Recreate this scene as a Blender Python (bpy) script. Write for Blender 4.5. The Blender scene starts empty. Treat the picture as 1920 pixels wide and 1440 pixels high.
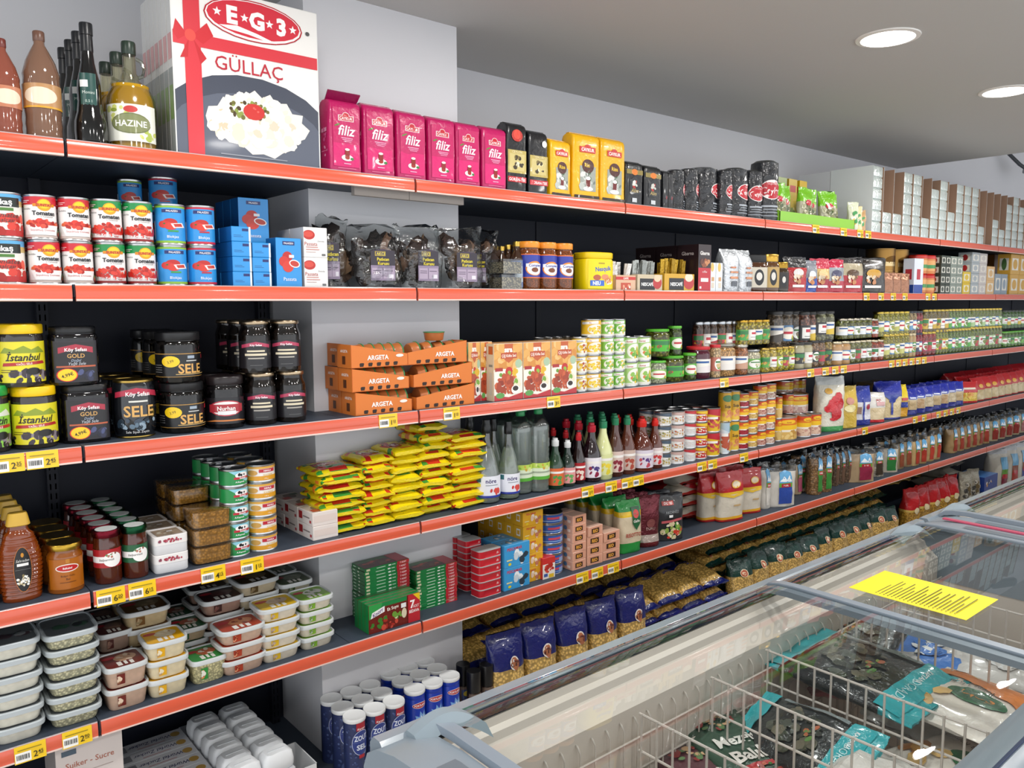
import bpy, bmesh, math, random
from mathutils import Vector, Matrix, Euler, noise
random.seed(11)
sc = bpy.context.scene
COL = sc.collection
# ---------------------------------------------------------------- camera
# x runs along the shelving, y into the wall (y=0 is the shelf front), z up, metres
FPX, YAW, PIT, ROL = 1492.67, 0.6989, -0.1022, -0.0031
CAM = Vector((-0.4427, -2.2027, 1.70))
_fw = Vector((math.sin(YAW)*math.cos(PIT), math.cos(YAW)*math.cos(PIT), math.sin(PIT)))
_r = Vector((math.cos(YAW), -math.sin(YAW), 0)); _u = _r.cross(_fw)
_R = _r*math.cos(ROL) + _u*math.sin(ROL); _U = -_r*math.sin(ROL) + _u*math.cos(ROL)
cd = bpy.data.cameras.new('camera'); cam = bpy.data.objects.new('camera', cd); COL.objects.link(cam)
cd.sensor_fit = 'HORIZONTAL'; cd.sensor_width = 36; cd.lens = FPX/1920*36; cd.clip_start = .02
m3 = Matrix((_R, _U, -_fw)).transposed()
cam.matrix_world = Matrix.Translation(CAM) @ m3.to_4x4()
sc.camera = cam
# ---------------------------------------------------------------- world, exposure
w = bpy.data.worlds.new('world'); sc.world = w; w.use_nodes = True
bg = w.node_tree.nodes['Background']; bg.inputs[0].default_value = (0.93, 0.96, 1.0, 1); bg.inputs[1].default_value = 2.0
sc.view_settings.view_transform = 'Standard'; sc.view_settings.look = 'None'
sc.view_settings.exposure = -0.2; sc.view_settings.gamma = 1; sc.view_settings.use_curve_mapping = False
LAMP_W = 11.0
# ---------------------------------------------------------------- positions measured on the shelf planes
def SX(px, Y, Z):
    k = (px-960)/FPX; a = k*_fw.x-_R.x
    return CAM.x - ((k*_fw.y-_R.y)*(Y-CAM.y)+(k*_fw.z-_R.z)*(Z-CAM.z))/a
def SZ(py, X, Y):
    k = (720-py)/FPX; a = k*_fw.z-_U.z
    return CAM.z - ((k*_fw.y-_U.y)*(Y-CAM.y)+(k*_fw.x-_U.x)*(X-CAM.x))/a
def ON(px, py, Z):
    d = _fw + _R*((px-960)/FPX) + _U*((720-py)/FPX)
    return CAM + d*((Z-CAM.z)/d.z)
SH = [2.0945, 1.747, 1.344, 0.9675, 0.620, 0.155]     # shelf heights, top to bottom
CEIL = 2.685; BACK = .535; WALL = .60; PX0, PX1, PY = .731, 1.325, .205
# ---------------------------------------------------------------- materials
def lin(h):
    h = h.lstrip('#'); o = []
    for i in (0, 2, 4):
        c = int(h[i:i+2], 16)/255; o.append(c/12.92 if c <= .04045 else ((c+.055)/1.055)**2.4)
    return (*o, 1.0)
MATS = {}
def mat(name, rough=.4, metal=0, coat=0, bump=None, chunk=None, spec=.5, sheen=None, strip=None):
    m = bpy.data.materials.new(name); m.use_nodes = True; nt = m.node_tree; N = nt.nodes; L = nt.links
    b = N['Principled BSDF']; at = N.new('ShaderNodeAttribute'); at.attribute_name = 'Col'
    b.inputs['Roughness'].default_value = rough; b.inputs['Metallic'].default_value = metal
    b.inputs['Coat Weight'].default_value = coat; b.inputs['Coat Roughness'].default_value = .06
    b.inputs['Specular IOR Level'].default_value = spec
    src = at.outputs['Color']
    tc = N.new('ShaderNodeTexCoord')
    if chunk:
        sc_, lo, hi, bs = chunk
        v = N.new('ShaderNodeTexVoronoi'); v.inputs['Scale'].default_value = sc_; L.new(tc.outputs['Object'], v.inputs['Vector'])
        mr = N.new('ShaderNodeMapRange'); mr.inputs[1].default_value = .1; mr.inputs[2].default_value = .65; mr.inputs[3].default_value = hi; mr.inputs[4].default_value = lo
        L.new(v.outputs['Distance'], mr.inputs[0])
        mx = N.new('ShaderNodeMix'); mx.data_type = 'RGBA'; mx.blend_type = 'MULTIPLY'; mx.inputs[0].default_value = 1
        L.new(src, mx.inputs[6]); L.new(mr.outputs[0], mx.inputs[7]); src = mx.outputs[2]
        if bs:
            bp = N.new('ShaderNodeBump'); bp.inputs['Strength'].default_value = bs; bp.inputs['Distance'].default_value = .003; bp.invert = True
            L.new(v.outputs['Distance'], bp.inputs['Height']); L.new(bp.outputs[0], b.inputs['Normal'])
    if bump:
        s_, st = bump
        n = N.new('ShaderNodeTexNoise'); n.inputs['Scale'].default_value = s_; n.inputs['Detail'].default_value = 3; n.inputs['Distortion'].default_value = .8
        L.new(tc.outputs['Object'], n.inputs['Vector'])
        bp = N.new('ShaderNodeBump'); bp.inputs['Strength'].default_value = st; bp.inputs['Distance'].default_value = .006
        L.new(n.outputs[0], bp.inputs['Height']); L.new(bp.outputs[0], b.inputs['Normal'])
    L.new(src, b.inputs['Base Color'])
    MATS[name] = m; return m
def clearmat(name, fac, rough=.03, bump=None):
    m = bpy.data.materials.new(name); m.use_nodes = True; nt = m.node_tree; N = nt.nodes; L = nt.links
    for n in list(N): N.remove(n)
    o = N.new('ShaderNodeOutputMaterial'); at = N.new('ShaderNodeAttribute'); at.attribute_name = 'Col'
    t = N.new('ShaderNodeBsdfTransparent'); g = N.new('ShaderNodeBsdfGlossy'); g.inputs['Roughness'].default_value = rough
    fw_ = N.new('ShaderNodeLayerWeight'); fw_.inputs[0].default_value = .5
    pw = N.new('ShaderNodeMath'); pw.operation = 'POWER'; pw.inputs[1].default_value = 4.5; L.new(fw_.outputs['Facing'], pw.inputs[0])
    ad = N.new('ShaderNodeMath'); ad.operation = 'ADD'; ad.inputs[1].default_value = fac; ad.use_clamp = True
    mx = N.new('ShaderNodeMixShader'); L.new(pw.outputs[0], ad.inputs[0]); L.new(ad.outputs[0], mx.inputs[0])
    L.new(at.outputs['Color'], t.inputs[0]); L.new(t.outputs[0], mx.inputs[1]); L.new(g.outputs[0], mx.inputs[2]); L.new(mx.outputs[0], o.inputs[0])
    if bump:
        tc = N.new('ShaderNodeTexCoord'); n = N.new('ShaderNodeTexNoise'); n.inputs['Scale'].default_value = bump[0]; n.inputs['Detail'].default_value = 3
        L.new(tc.outputs['Object'], n.inputs['Vector']); bp = N.new('ShaderNodeBump'); bp.inputs['Strength'].default_value = bump[1]; bp.inputs['Distance'].default_value = .01
        L.new(n.outputs[0], bp.inputs['Height']); L.new(bp.outputs[0], g.inputs['Normal'])
    MATS[name] = m
def wallmat(name, colr, rough, scale, amt):
    m = bpy.data.materials.new(name); m.use_nodes = True; nt = m.node_tree; N = nt.nodes; L = nt.links; b = N['Principled BSDF']
    tc = N.new('ShaderNodeTexCoord'); n = N.new('ShaderNodeTexNoise'); n.inputs['Scale'].default_value = scale; n.inputs['Detail'].default_value = 4
    L.new(tc.outputs['Object'], n.inputs['Vector']); r = N.new('ShaderNodeValToRGB')
    c = lin(colr); r.color_ramp.elements[0].color = tuple(x*(1-amt) for x in c[:3])+(1,); r.color_ramp.elements[1].color = c
    L.new(n.outputs[0], r.inputs[0]); L.new(r.outputs[0], b.inputs['Base Color']); b.inputs['Roughness'].default_value = rough
    bp = N.new('ShaderNodeBump'); bp.inputs['Strength'].default_value = .05; L.new(n.outputs[0], bp.inputs['Height']); L.new(bp.outputs[0], b.inputs['Normal'])
    MATS[name] = m
mat('paper', .5); mat('gloss', .3, coat=.15); mat('plastic', .32); mat('matte', .75, spec=.3)
mat('film', .22, coat=.4, bump=(55, .55)); mat('softfilm', .3, coat=.25, bump=(40, .35)); mat('foil', .3, metal=.55, bump=(60, .8)); mat('silver', .25, metal=.5, bump=(28, 1.0))
mat('tin', .28, metal=1); mat('rail', .22, coat=.5); mat('steel', .35, metal=.9)
mat('jar', .06, coat=.3, chunk=(75, .25, 1.25, .0)); mat('fine', .1, coat=.3, chunk=(190, .45, 1.15, 0)); mat('bean', .1, coat=.3, chunk=(110, .35, 1.25, 0))
mat('smoothjar', .07, coat=.6); mat('pasta', .22, coat=.4, chunk=(90, .45, 1.2, .9)); mat('grain', .3, coat=.3, bump=(30, .35), chunk=None)
mat('seed', .4, chunk=(170, .2, 1.6, .8)); mat('tubfood', .3, coat=.1, chunk=(60, .9, 1.05, 0)); mat('herbfood', .3, coat=.1, chunk=(150, .45, 1.15, 0))
mat('comb', .12, coat=.6, chunk=(140, .55, 1.2, .5)); mat('crumple', .4, coat=.2, bump=(38, 1.0))
mat('shelfmetal', .55, spec=.35); mat('wire', .35, coat=.2)
clearmat('clear', .13, .12); clearmat('clearfilm', .09, .10, (30, .9)); clearmat('tint', .06, .03, None); clearmat('lidglass', .03, .01)
clearmat('tubclear', .03, .12)
wallmat('wallpaint', 'dcdce0', .8, 3, .04); wallmat('ceilpaint', 'c9c8c6', .85, 2, .03); wallmat('floorpaint', 'c4c0b8', .4, 5, .12)
def emat(name, colr, s):
    m = bpy.data.materials.new(name); m.use_nodes = True; N = m.node_tree.nodes; b = N['Principled BSDF']
    b.inputs['Emission Color'].default_value = lin(colr); b.inputs['Emission Strength'].default_value = s; MATS[name] = m
_m = mat('water', .03); _m.node_tree.nodes['Principled BSDF'].inputs['Transmission Weight'].default_value = .8; _m.node_tree.nodes['Principled BSDF'].inputs['IOR'].default_value = 1.36
emat('lampglow', 'fff8ee', 9)
# ---------------------------------------------------------------- mesh builder
class MB:
    def __init__(s): s.v = []; s.f = []; s.c = []; s.m = []
    def add(s, v, f, c, m):
        o = len(s.v); s.v += [tuple(p) for p in v]
        many = isinstance(c, list)
        for i, q in enumerate(f):
            s.f.append([o+k for k in q]); s.c.append(c[i] if many else c); s.m.append(m)
    def merge(s, o): 
        k = len(s.v); s.v += o.v; s.f += [[k+i for i in q] for q in o.f]; s.c += o.c; s.m += o.m
    def mesh(s, name, smooth=40):
        me = bpy.data.meshes.new(name); me.from_pydata(s.v, [], s.f)
        names = []
        for m in s.m:
            if m not in names: names.append(m)
        for n in names: me.materials.append(MATS[n])
        me.polygons.foreach_set('material_index', [names.index(m) for m in s.m])
        at = me.color_attributes.new('Col', 'FLOAT_COLOR', 'CORNER'); buf = []
        for q, c in zip(s.f, s.c):
            lc = CC.get(c) or CC.setdefault(c, lin(c)); buf += list(lc)*len(q)
        at.data.foreach_set('color', buf)
        if smooth:
            me.polygons.foreach_set('use_smooth', [True]*len(s.f)); me.set_sharp_from_angle(angle=math.radians(smooth))
        me.update(); return me
CC = {}
def box(mb, x0, x1, y0, y1, z0, z1, c, m='gloss', cs=None):
    """cs = colours for front, left, top (others use c)"""
    v = [(x0,y0,z0),(x1,y0,z0),(x1,y1,z0),(x0,y1,z0),(x0,y0,z1),(x1,y0,z1),(x1,y1,z1),(x0,y1,z1)]
    f = [(0,1,5,4),(1,2,6,5),(2,3,7,6),(3,0,4,7),(4,5,6,7),(3,2,1,0)]
    if cs: F, L, T = cs; c = [F, L, F, L, T, c]
    mb.add(v, f, c, m)
def ring(rx, ry, n, e):
    o = []
    for i in range(n):
        a = 2*math.pi*(i+.5)/n; ca, sa = math.cos(a), math.sin(a)
        o.append((rx*math.copysign(abs(ca)**(2/e), ca), ry*math.copysign(abs(sa)**(2/e), sa)))
    return o
def loft(mb, prof, c, m, n=20, e=2, cap0=True, cap1=True, segc=None, disp=None, ox=0, oy=0):
    v = []; f = []; cl = []
    for p in prof:
        rx, ry, z = p if len(p) == 3 else (p[0], p[0], p[1])
        for x, y in ring(rx, ry, n, e):
            q = (x+ox, y+oy, z)
            if disp: q = disp(*q)
            v.append(q)
    for k in range(len(prof)-1):
        for i in range(n):
            j = (i+1) % n; f.append((k*n+i, k*n+j, (k+1)*n+j, (k+1)*n+i)); cl.append(segc[k] if segc else c)
    if cap0: f.append(tuple(range(n-1, -1, -1))); cl.append(segc[0] if segc else c)
    if cap1: f.append(tuple((len(prof)-1)*n+i for i in range(n))); cl.append(segc[-1] if segc else c)
    mb.add(v, f, cl, m)
def tube(mb, pts, r, c, m, n=6):
    pts = [Vector(p) for p in pts]; v = []; f = []
    for i, p in enumerate(pts):
        t = (pts[min(i+1, len(pts)-1)]-pts[max(i-1, 0)]).normalized()
        a = t.orthogonal().normalized() if abs(t.z) > .9 else t.cross(Vector((0,0,1))).normalized(); b = t.cross(a)
        for k in range(n):
            g = 2*math.pi*k/n; v.append(p+a*(r*math.cos(g))+b*(r*math.sin(g)))
    for i in range(len(pts)-1):
        for k in range(n):
            j = (k+1) % n; f.append((i*n+k, i*n+j, (i+1)*n+j, (i+1)*n+k))
    f.append(tuple(range(n-1, -1, -1))); f.append(tuple((len(pts)-1)*n+i for i in range(n)))
    mb.add(v, f, c, m)
# ---------------------------------------------------------------- print: flat art laid on a surface
TX = {}
def glyphs(s, bold, shear):
    k = (s, bold, shear)
    if k not in TX:
        cu = bpy.data.curves.new('t', 'FONT'); cu.body = s; cu.size = 1; cu.resolution_u = 2; cu.offset = bold; cu.shear = shear; cu.align_x = 'CENTER'
        cu.fill_mode = 'FRONT'
        o = bpy.data.objects.new('t', cu); COL.objects.link(o)
        me = bpy.data.meshes.new_from_object(o.evaluated_get(bpy.context.evaluated_depsgraph_get()))
        vs = [(p.co.x, p.co.y) for p in me.vertices]; fs = [tuple(p.vertices) for p in me.polygons]
        bpy.data.objects.remove(o); bpy.data.curves.remove(cu); bpy.data.meshes.remove(me)
        xs = [p[0] for p in vs] or [0, 1]; x0, x1 = min(xs), max(xs)
        TX[k] = ([(x-(x0+x1)/2, y) for x, y in vs], fs, x1-x0)
    return TX[k]
def paint(mb, items, W, H, mp, nu=0, nv=0, m='gloss', eps=.00018):
    """items in 0..1 of a W x H face; mp(x, z, off) -> 3D point"""
    bm = bmesh.new(); cl = bm.faces.layers.int.new('c'); cols = []; k = 0
    def poly(pts, c):
        vs = [bm.verts.new(((x-.5)*W, y*H, k)) for x, y in pts]
        try: q = bm.faces.new(vs); q[cl] = len(cols)
        except ValueError: return
        cols.append(c)
    for it in items:
        k += 1; t = it[0]
        if t == 'r': _, a, b, c, d, co = it; poly([(a,b),(c,b),(c,d),(a,d)], co)
        elif t == 'e':
            _, a, b, rx, ry, co = it[:6]; an = it[6] if len(it) > 6 else 0
            ca, sa = math.cos(an), math.sin(an); asp = W/H; pts = []
            for i in range(22):
                g = 2*math.pi*i/22; x, y = rx*math.cos(g)*asp, ry*math.sin(g); pts.append((a+(x*ca-y*sa)/asp, b+x*sa+y*ca))
            poly(pts, co)
        elif t == 'p': poly(it[1], it[2])
        elif t == 's':      # star
            _, a, b, r, co = it; asp = W/H
            poly([(a+r/asp*(1 if i % 2 == 0 else .42)*math.sin(math.pi*i/5), b+r*(1 if i % 2 == 0 else .42)*math.cos(math.pi*i/5)) for i in range(10)], co)
        elif t == 'b':      # scattered pieces
            _, a, b, rx, ry, n, s, cs = it; rnd = random.Random(int(a*97+b*53+n)); asp = W/H
            for i in range(n):
                g = rnd.random()*6.28; q = math.sqrt(rnd.random()); s1 = s*(.6+.7*rnd.random()); s2 = s1*(.5+.5*rnd.random()); an = rnd.random()*3.1
                x, y = a+rx*q*math.cos(g), b+ry*q*math.sin(g); k += .12; pts = []
                for j in range(7):
                    h = 6.283*j/7; u_, v_ = s1*math.cos(h), s2*math.sin(h)
                    pts.append((x+(u_*math.cos(an)-v_*math.sin(an))/asp, y+u_*math.sin(an)+v_*math.cos(an)))
                poly(pts, rnd.choice(cs))
        elif t == 't':
            _, s, a, b, h, co = it[:6]; o = it[6] if len(it) > 6 else {}
            vs, fs, wd = glyphs(s, o.get('bold', .0), o.get('sh', 0)); sy = h*H/.72; sx = sy*o.get('sx', 1)
            mw = o.get('w')
            if mw and wd*sx > mw*W: sx = mw*W/wd
            rot = o.get('rot', 0); ca, sa = math.cos(rot), math.sin(rot); cx, cy = (a-.5)*W, b*H
            bv = []
            for x, y in vs:
                x, y = x*sx, (y-.36)*sy; bv.append(bm.verts.new((cx+x*ca-y*sa, cy+x*sa+y*ca, k)))
            ci = len(cols); cols.append(co)
            for q in fs:
                try: fc = bm.faces.new([bv[i] for i in q]); fc[cl] = ci
                except ValueError: pass
    def cut(co, no, **kw): bmesh.ops.bisect_plane(bm, geom=bm.verts[:]+bm.edges[:]+bm.faces[:], dist=1e-7, plane_co=co, plane_no=no, **kw)
    cut((W/2, 0, 0), (1, 0, 0), clear_outer=True); cut((-W/2, 0, 0), (-1, 0, 0), clear_outer=True)
    cut((0, H, 0), (0, 1, 0), clear_outer=True); cut((0, 0, 0), (0, -1, 0), clear_outer=True)
    for i in range(1, nu): cut(((i/nu-.5)*W, 0, 0), (1, 0, 0))
    for i in range(1, nv): cut((0, H*i/nv, 0), (0, 1, 0))
    bm.verts.index_update()
    ep = min(.00012, .0022/max(1, k))
    v = [mp(p.co.x, p.co.y, .0003+ep*p.co.z) for p in bm.verts]
    f = []; c = []
    for q in bm.faces:
        q.normal_update(); ix = [p.index for p in q.verts]
        if q.normal.z < 0: ix.reverse()
        f.append(ix); c.append(cols[q[cl]])
    bm.free(); mb.add(v, f, c, m)
def m_front(y, z0=0): return lambda x, z, o: (x, y-o, z+z0)
def m_left(x_, z0=0, yc=0): return lambda x, z, o: (x_-o, yc-x, z+z0)
def m_top(z_, y0=0): return lambda x, z, o: (x, z+y0, z_+o)
def m_cyl(r, z0=0, a0=0, ry=None):
    def f(x, z, o):
        t = x/r+a0; return ((r+o)*math.sin(t), -((ry or r)+o)*math.cos(t), z+z0)
    return f
# ---------------------------------------------------------------- things
ORD = ['first','second','third','fourth','fifth','sixth','seventh','eighth','ninth','tenth','eleventh','twelfth','thirteenth','fourteenth','fifteenth','sixteenth','seventeenth','eighteenth','nineteenth','twentieth','twenty-first','twenty-second','twenty-third','twenty-fourth','twenty-fifth','twenty-sixth','twenty-seventh','twenty-eighth','twenty-ninth','thirtieth']
def kind(name, parts, one=False):
    """parts: list of (part name, MB, optional sub-part list)"""
    if one:
        a = MB()
        for p in parts: a.merge(p[1])
        return [(name, a.mesh(name))]
    return [(p[0], p[1].mesh(p[0])) for p in parts if p[1].f]
def obj(name, me, parent=None):
    o = bpy.data.objects.new(name, me); COL.objects.link(o); o.parent = parent; return o
def put(kd, name, label, cat, loc, rz=0, group=None, rot=None, scale=None):
    if len(kd) == 1: o = obj(name, kd[0][1])
    else:
        o = obj(name, None); o.empty_display_size = .03
        for pn, me in kd: obj(pn, me, o)
    o.location = loc; o.rotation_euler = rot or (0, 0, rz)
    if scale: o.scale = scale
    o['label'] = label; o['category'] = cat
    if group: o['group'] = group
    return o
def lname(i, n): return 'bottom layer' if i == 0 else 'top layer' if i == n-1 else ORD[i]+' layer'
def row(s, px0, px1, n, ytop, build, name, desc, cat, group=None, Y=.03, layers=1, deep=1, dep=None, rz=0, jit=.08, gap=.97, dstep=None, shiftx=0, z0=0, zt=None, one=False, ojit=0):
    """n things side by side between two measured edges; layers stacked, deep rows behind"""
    zs = SH[s]+z0; X0, X1 = SX(px0, Y+(dep or .06)*.3, zs), SX(px1, Y+(dep or .06)*.3, zs)
    p = (X1-X0)/n; w_ = p*gap; L = layers if isinstance(layers, list) else [layers]*n; lm = max(L)
    H = (zt if zt is not None else SZ(ytop, (X0+X1)/2, Y+(dep or w_)*.3)-zs)/lm
    d = dep or w_; kd = build(w_, H, d); kd = kd if isinstance(kd, list) else [kd]
    if kd and isinstance(kd[0], tuple): kd = [kd]
    out = []
    for j in range(deep):
        for i in range(n):
            for l in range(L[i]):
                lab = desc
                if n > 1: lab += ', '+ORD[i]+' from left'
                if lm > 1: lab += ', '+lname(l, L[i])
                if deep > 1: lab += ', front row' if j == 0 else ', '+ORD[j]+' row back'
                o = put(kd[(i+l*3+j) % len(kd)], name, lab, cat, (X0+p*(i+.5)+shiftx*l+random.uniform(-ojit, ojit), Y+d/2+j*(dstep or d*1.03), zs+H*l+.0005*l), rz+random.uniform(-jit, jit), group or desc)
                out.append(o)
    return out
# ================================================================ the room
def struct(name, mb, smooth=0):
    o = obj(name, mb.mesh(name, smooth)); o['kind'] = 'structure'; return o
def sbox(name, a, m, c='ffffff'):
    b = MB(); box(b, *a, c, m); return struct(name, b)
sbox('floor', (-4, 12, -5, WALL, -.05, 0), 'floorpaint')
sbox('ceiling', (-4, 5.68, -5, WALL+.1, CEIL, CEIL+.1), 'ceilpaint')
sbox('ceiling_upper', (5.68, 12, -5, WALL+.1, 3.30, 3.40), 'ceilpaint')
sbox('trim_1', (5.62, 5.68, -5, WALL, CEIL+.1, 3.35), 'ceilpaint')
sbox('wall_back', (-4, 12, WALL, WALL+.1, 0, 3.3), 'wallpaint')
sbox('wall_right', (11.9, 12, -5, WALL, 0, 3.3), 'wallpaint')
sbox('wall_pillar', (PX0, PX1, PY, WALL, 0, CEIL), 'wallpaint')
# recessed ceiling lamps: a row over the aisle and one behind the camera
def lamp(x, y, z, lab):
    o = obj('ceiling_lamp', None); o.location = (x, y, z); o['label'] = lab; o['category'] = 'lamp'; o['group'] = 'recessed ceiling lamps'
    a = MB(); loft(a, [(.095,-.001),(.095,-.006),(.112,-.004),(.114,0)], 'f4f2ee', 'plastic', 32, cap0=False, cap1=False); obj('trim_ring', a.mesh('trim_ring'), o)
    a = MB(); loft(a, [(.096,-.003),(.001,-.003)], 'ffffff', 'lampglow', 32, cap0=False, cap1=False); obj('diffuser', a.mesh('diffuser'), o)
    ld = bpy.data.lights.new('lamp_light', 'AREA'); ld.shape = 'DISK'; ld.size = .18; ld.energy = LAMP_W; ld.color = (1, .975, .94)
    l = bpy.data.objects.new('lamp_light', ld); COL.objects.link(l); l.parent = o; l.location = (0, 0, -.012)
for i in range(-2, 5):
    x = .24+1.2*i
    lamp(x, -.735, CEIL, ('larger bright round ceiling lamp, left of the two seen' if i == 2 else 'smaller bright round ceiling lamp cut by the right edge' if i == 3 else f'recessed round ceiling lamp over the aisle, {ORD[i+2]} from the left'))
for i in range(-1, 5): lamp(.24+1.2*i, -2.75, CEIL, f'recessed round ceiling lamp behind the freezers, {ORD[i+1]} from the left')
# security camera bracket on the far wall
o = obj('security_camera', None); o.location = (7.75, WALL, 2.93); o['label'] = 'small dark security camera on a wall bracket above the far shelves'; o['category'] = 'security camera'
a = MB(); tube(a, [(-.18,-.0,.12),(-.17,-.08,.10),(-.05,-.16,-.02),(.0,-.2,-.06)], .016, '3a3f45', 'plastic', 8); obj('bracket', a.mesh('bracket'), o)
a = MB(); loft(a, [(.06,0),(.06,.004),(.03,.012)], '3a3f45', 'plastic', 16)
q = obj('wall_plate', a.mesh('wall_plate'), o); q.rotation_euler = (math.pi/2, 0, 0); q.location = (-.18, 0, .12)
a = MB(); loft(a, [(.045,.04,0),(.05,.045,.02),(.05,.045,.2),(.03,.03,.22)], '6a7076', 'plastic', 12, 4)
q = obj('housing', a.mesh('housing'), o); q.rotation_euler = (math.radians(100), 0, math.radians(35)); q.location = (.02, -.18, -.05)
# ================================================================ the shelving
NAVY, PANEL = '3a4350', '161a28'
def railmesh(L):
    b = MB(); pr = [(0,.001),(-.004,.0015),(-.0055,-.001),(-.0075,-.008),(-.0090,-.016),(-.0090,-.026),(-.0078,-.034),(-.0085,-.0355),(-.0085,-.040),(-.002,-.0415),(.004,-.038)]
    cs = ['8d8a90','b8a8a8'] + ['d65a3e']*5 + ['e2c4ba']*3
    v = []; f = []
    for x in (0, L): v += [(x, y, z) for y, z in pr]
    k = len(pr)
    for i in range(k-1): f.append((i, i+1, k+i+1, k+i))
    f.append(tuple(range(k-1, -1, -1))); f.append(tuple(range(k, 2*k)))
    b.add(v, f, cs+['c05a42']*2, 'rail'); return b.mesh('price_rail', 35)
RAIL = railmesh(.992)
WHERE = {-1: 'at the left edge of the photo', 0: 'left of the white pillar', 1: 'starting at the white pillar', 2: 'second right of the pillar', 3: 'third right of the pillar', 4: 'fourth right of the pillar', 5: 'fifth right of the pillar', 6: 'sixth right of the pillar', 7: 'seventh right of the pillar', 8: 'eighth right of the pillar', 9: 'farthest to the right'}
def slab(x0, x1, z, dep):
    b = MB(); box(b, x0, x1, .001, dep, z-.03, z, NAVY, 'shelfmetal'); return b
for n in range(-1, 10):
    u = obj('shelving_bay', None); u.location = (n, 0, 0); u['label'] = 'dark metal shelving bay with coral price rails, '+WHERE[n]; u['category'] = 'shelving'; u['group'] = 'wall shelving bays'
    lo, hi = 0.0, 1.0
    segs = [(0, 1, BACK)]
    if n == 0: segs = [(0, PX0, BACK), (PX0, 1, PY)]
    if n == 1: segs = [(0, PX1-1, PY), (PX1-1, 1, BACK)]
    pan = [s for s in segs if s[2] == BACK][0]
    b = MB(); box(b, pan[0], pan[1], BACK, BACK+.02, .05, SH[0]-.02, PANEL, 'shelfmetal'); obj('back_panel', b.mesh('back_panel', 0), u)
    for ux in ([.016] if n != 1 else [PX1-1+.03]) + ([PX0-.04] if n == 0 else []):
        b = MB(); box(b, ux-.015, ux+.015, BACK-.0305+(.026 if n > 1 else 0), BACK-.001, .02, SH[0]-.031, '1a1d28', 'shelfmetal')
        for k in range(62 if n < 2 else 0):
            for dx in (-.007, .007): box(b, ux+dx-.002, ux+dx+.002, BACK-.0305, BACK-.0295, .12+k*.03, .138+k*.03, '050506', 'matte')
        obj('upright', b.mesh('upright', 0), u)
    for k in range(6):
        z = SH[k]; bd = MB()
        for a0, a1, dp in segs: box(bd, a0+.001, a1-.001, .001, dp-.002, z-.03, z, NAVY, 'shelfmetal')
        if k < 5:
            sb = obj('shelf_board', bd.mesh('shelf_board', 0), u)
            r = obj('price_rail', RAIL, sb); r.location = (.004, 0, z)
        else:
            box(bd, .001, .999, .0, .02, .01, z-.03, '2c3038', 'shelfmetal')
            sb = obj('base_deck', bd.mesh('base_deck', 0), u)
    if n in (0, 1):
        b = MB(); box(b, *((.80, .999) if n == 0 else (.001, .22)), .03, .05, SH[0]-.062, SH[0]-.031, 'a8a09a', 'matte'); obj('support_strip', b.mesh('support_strip', 0), u)
# ---------------------------------------------------------------- price tags
def tagkind(price):
    b = MB(); w_, h = .068, .043
    box(b, -w_/2, w_/2, -.0012, 0, 0, h, 'f2c81e', 'gloss')
    bars = []; x = .06; rnd = random.Random(price)
    while x < .46: d = rnd.choice((.012, .02, .03)); bars.append(('r', x, .22, x+d, .5, '3a3a3a')); x += d+rnd.choice((.012, .02))
    paint(b, [('r', .02, .06, .52, .62, 'f4f2ee')]+bars+[('r', .1, .74, .86, .79, '8a7a20'), ('t', price[0], .66, .36, .36, '2a2410', {'bold': .01}), ('t', price[1:], .82, .44, .2, '2a2410', {'bold': .01}), ('r', .76, .28, .9, .31, '2a2410')], w_, h, m_front(-.0012), m='gloss')
    return b.mesh('price_tag', 0)
TAGS = {1: [(1625,'289'),(1652,'319'),(1675,'249'),(1697,'329'),(1740,'199'),(1752,'219')], 0: [(1530,'149'),(1582,'199'),(1613,'249'),(1628,'299')],
 2: [(15,'235'),(80,'245'),(728,'110'),(847,'110'),(1038,'315'),(1358,'145'),(1520,'159'),(1548,'125'),(1566,'185'),(1582,'165'),(1672,'145'),(1685,'139'),(1697,'149'),(1710,'159'),(1722,'129'),(1733,'135')],
 3: [(208,'620'),(267,'615'),(400,'415'),(473,'110'),(1102,'119'),(1146,'145'),(1176,'129'),(1197,'155'),(1316,'125'),(1336,'119'),(1395,'109'),(1622,'189'),(1716,'139'),(1733,'149'),(1760,'129'),(1773,'119'),(1785,'109'),(1797,'139')],
 4: [(57,'245'),(145,'290'),(1092,'115'),(1120,'165'),(1150,'195')]}
SHN = ['top','second','third','fourth','fifth','lowest']
TK = {}
for s, l in TAGS.items():
    for i, (px, pr) in enumerate(l):
        me = TK.get(pr) or TK.setdefault(pr, tagkind(pr))
        o = obj('price_tag', me); o.location = (SX(px, -.01, SH[s]-.02), -.0105, SH[s]-.042); o.rotation_euler = (math.radians(-3), 0, 0)
        o['label'] = f'yellow price tag with white barcode on the {SHN[s]} rail, {ORD[i]} from left'; o['category'] = 'price tag'; o['group'] = 'yellow price tags on the rails'
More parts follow.
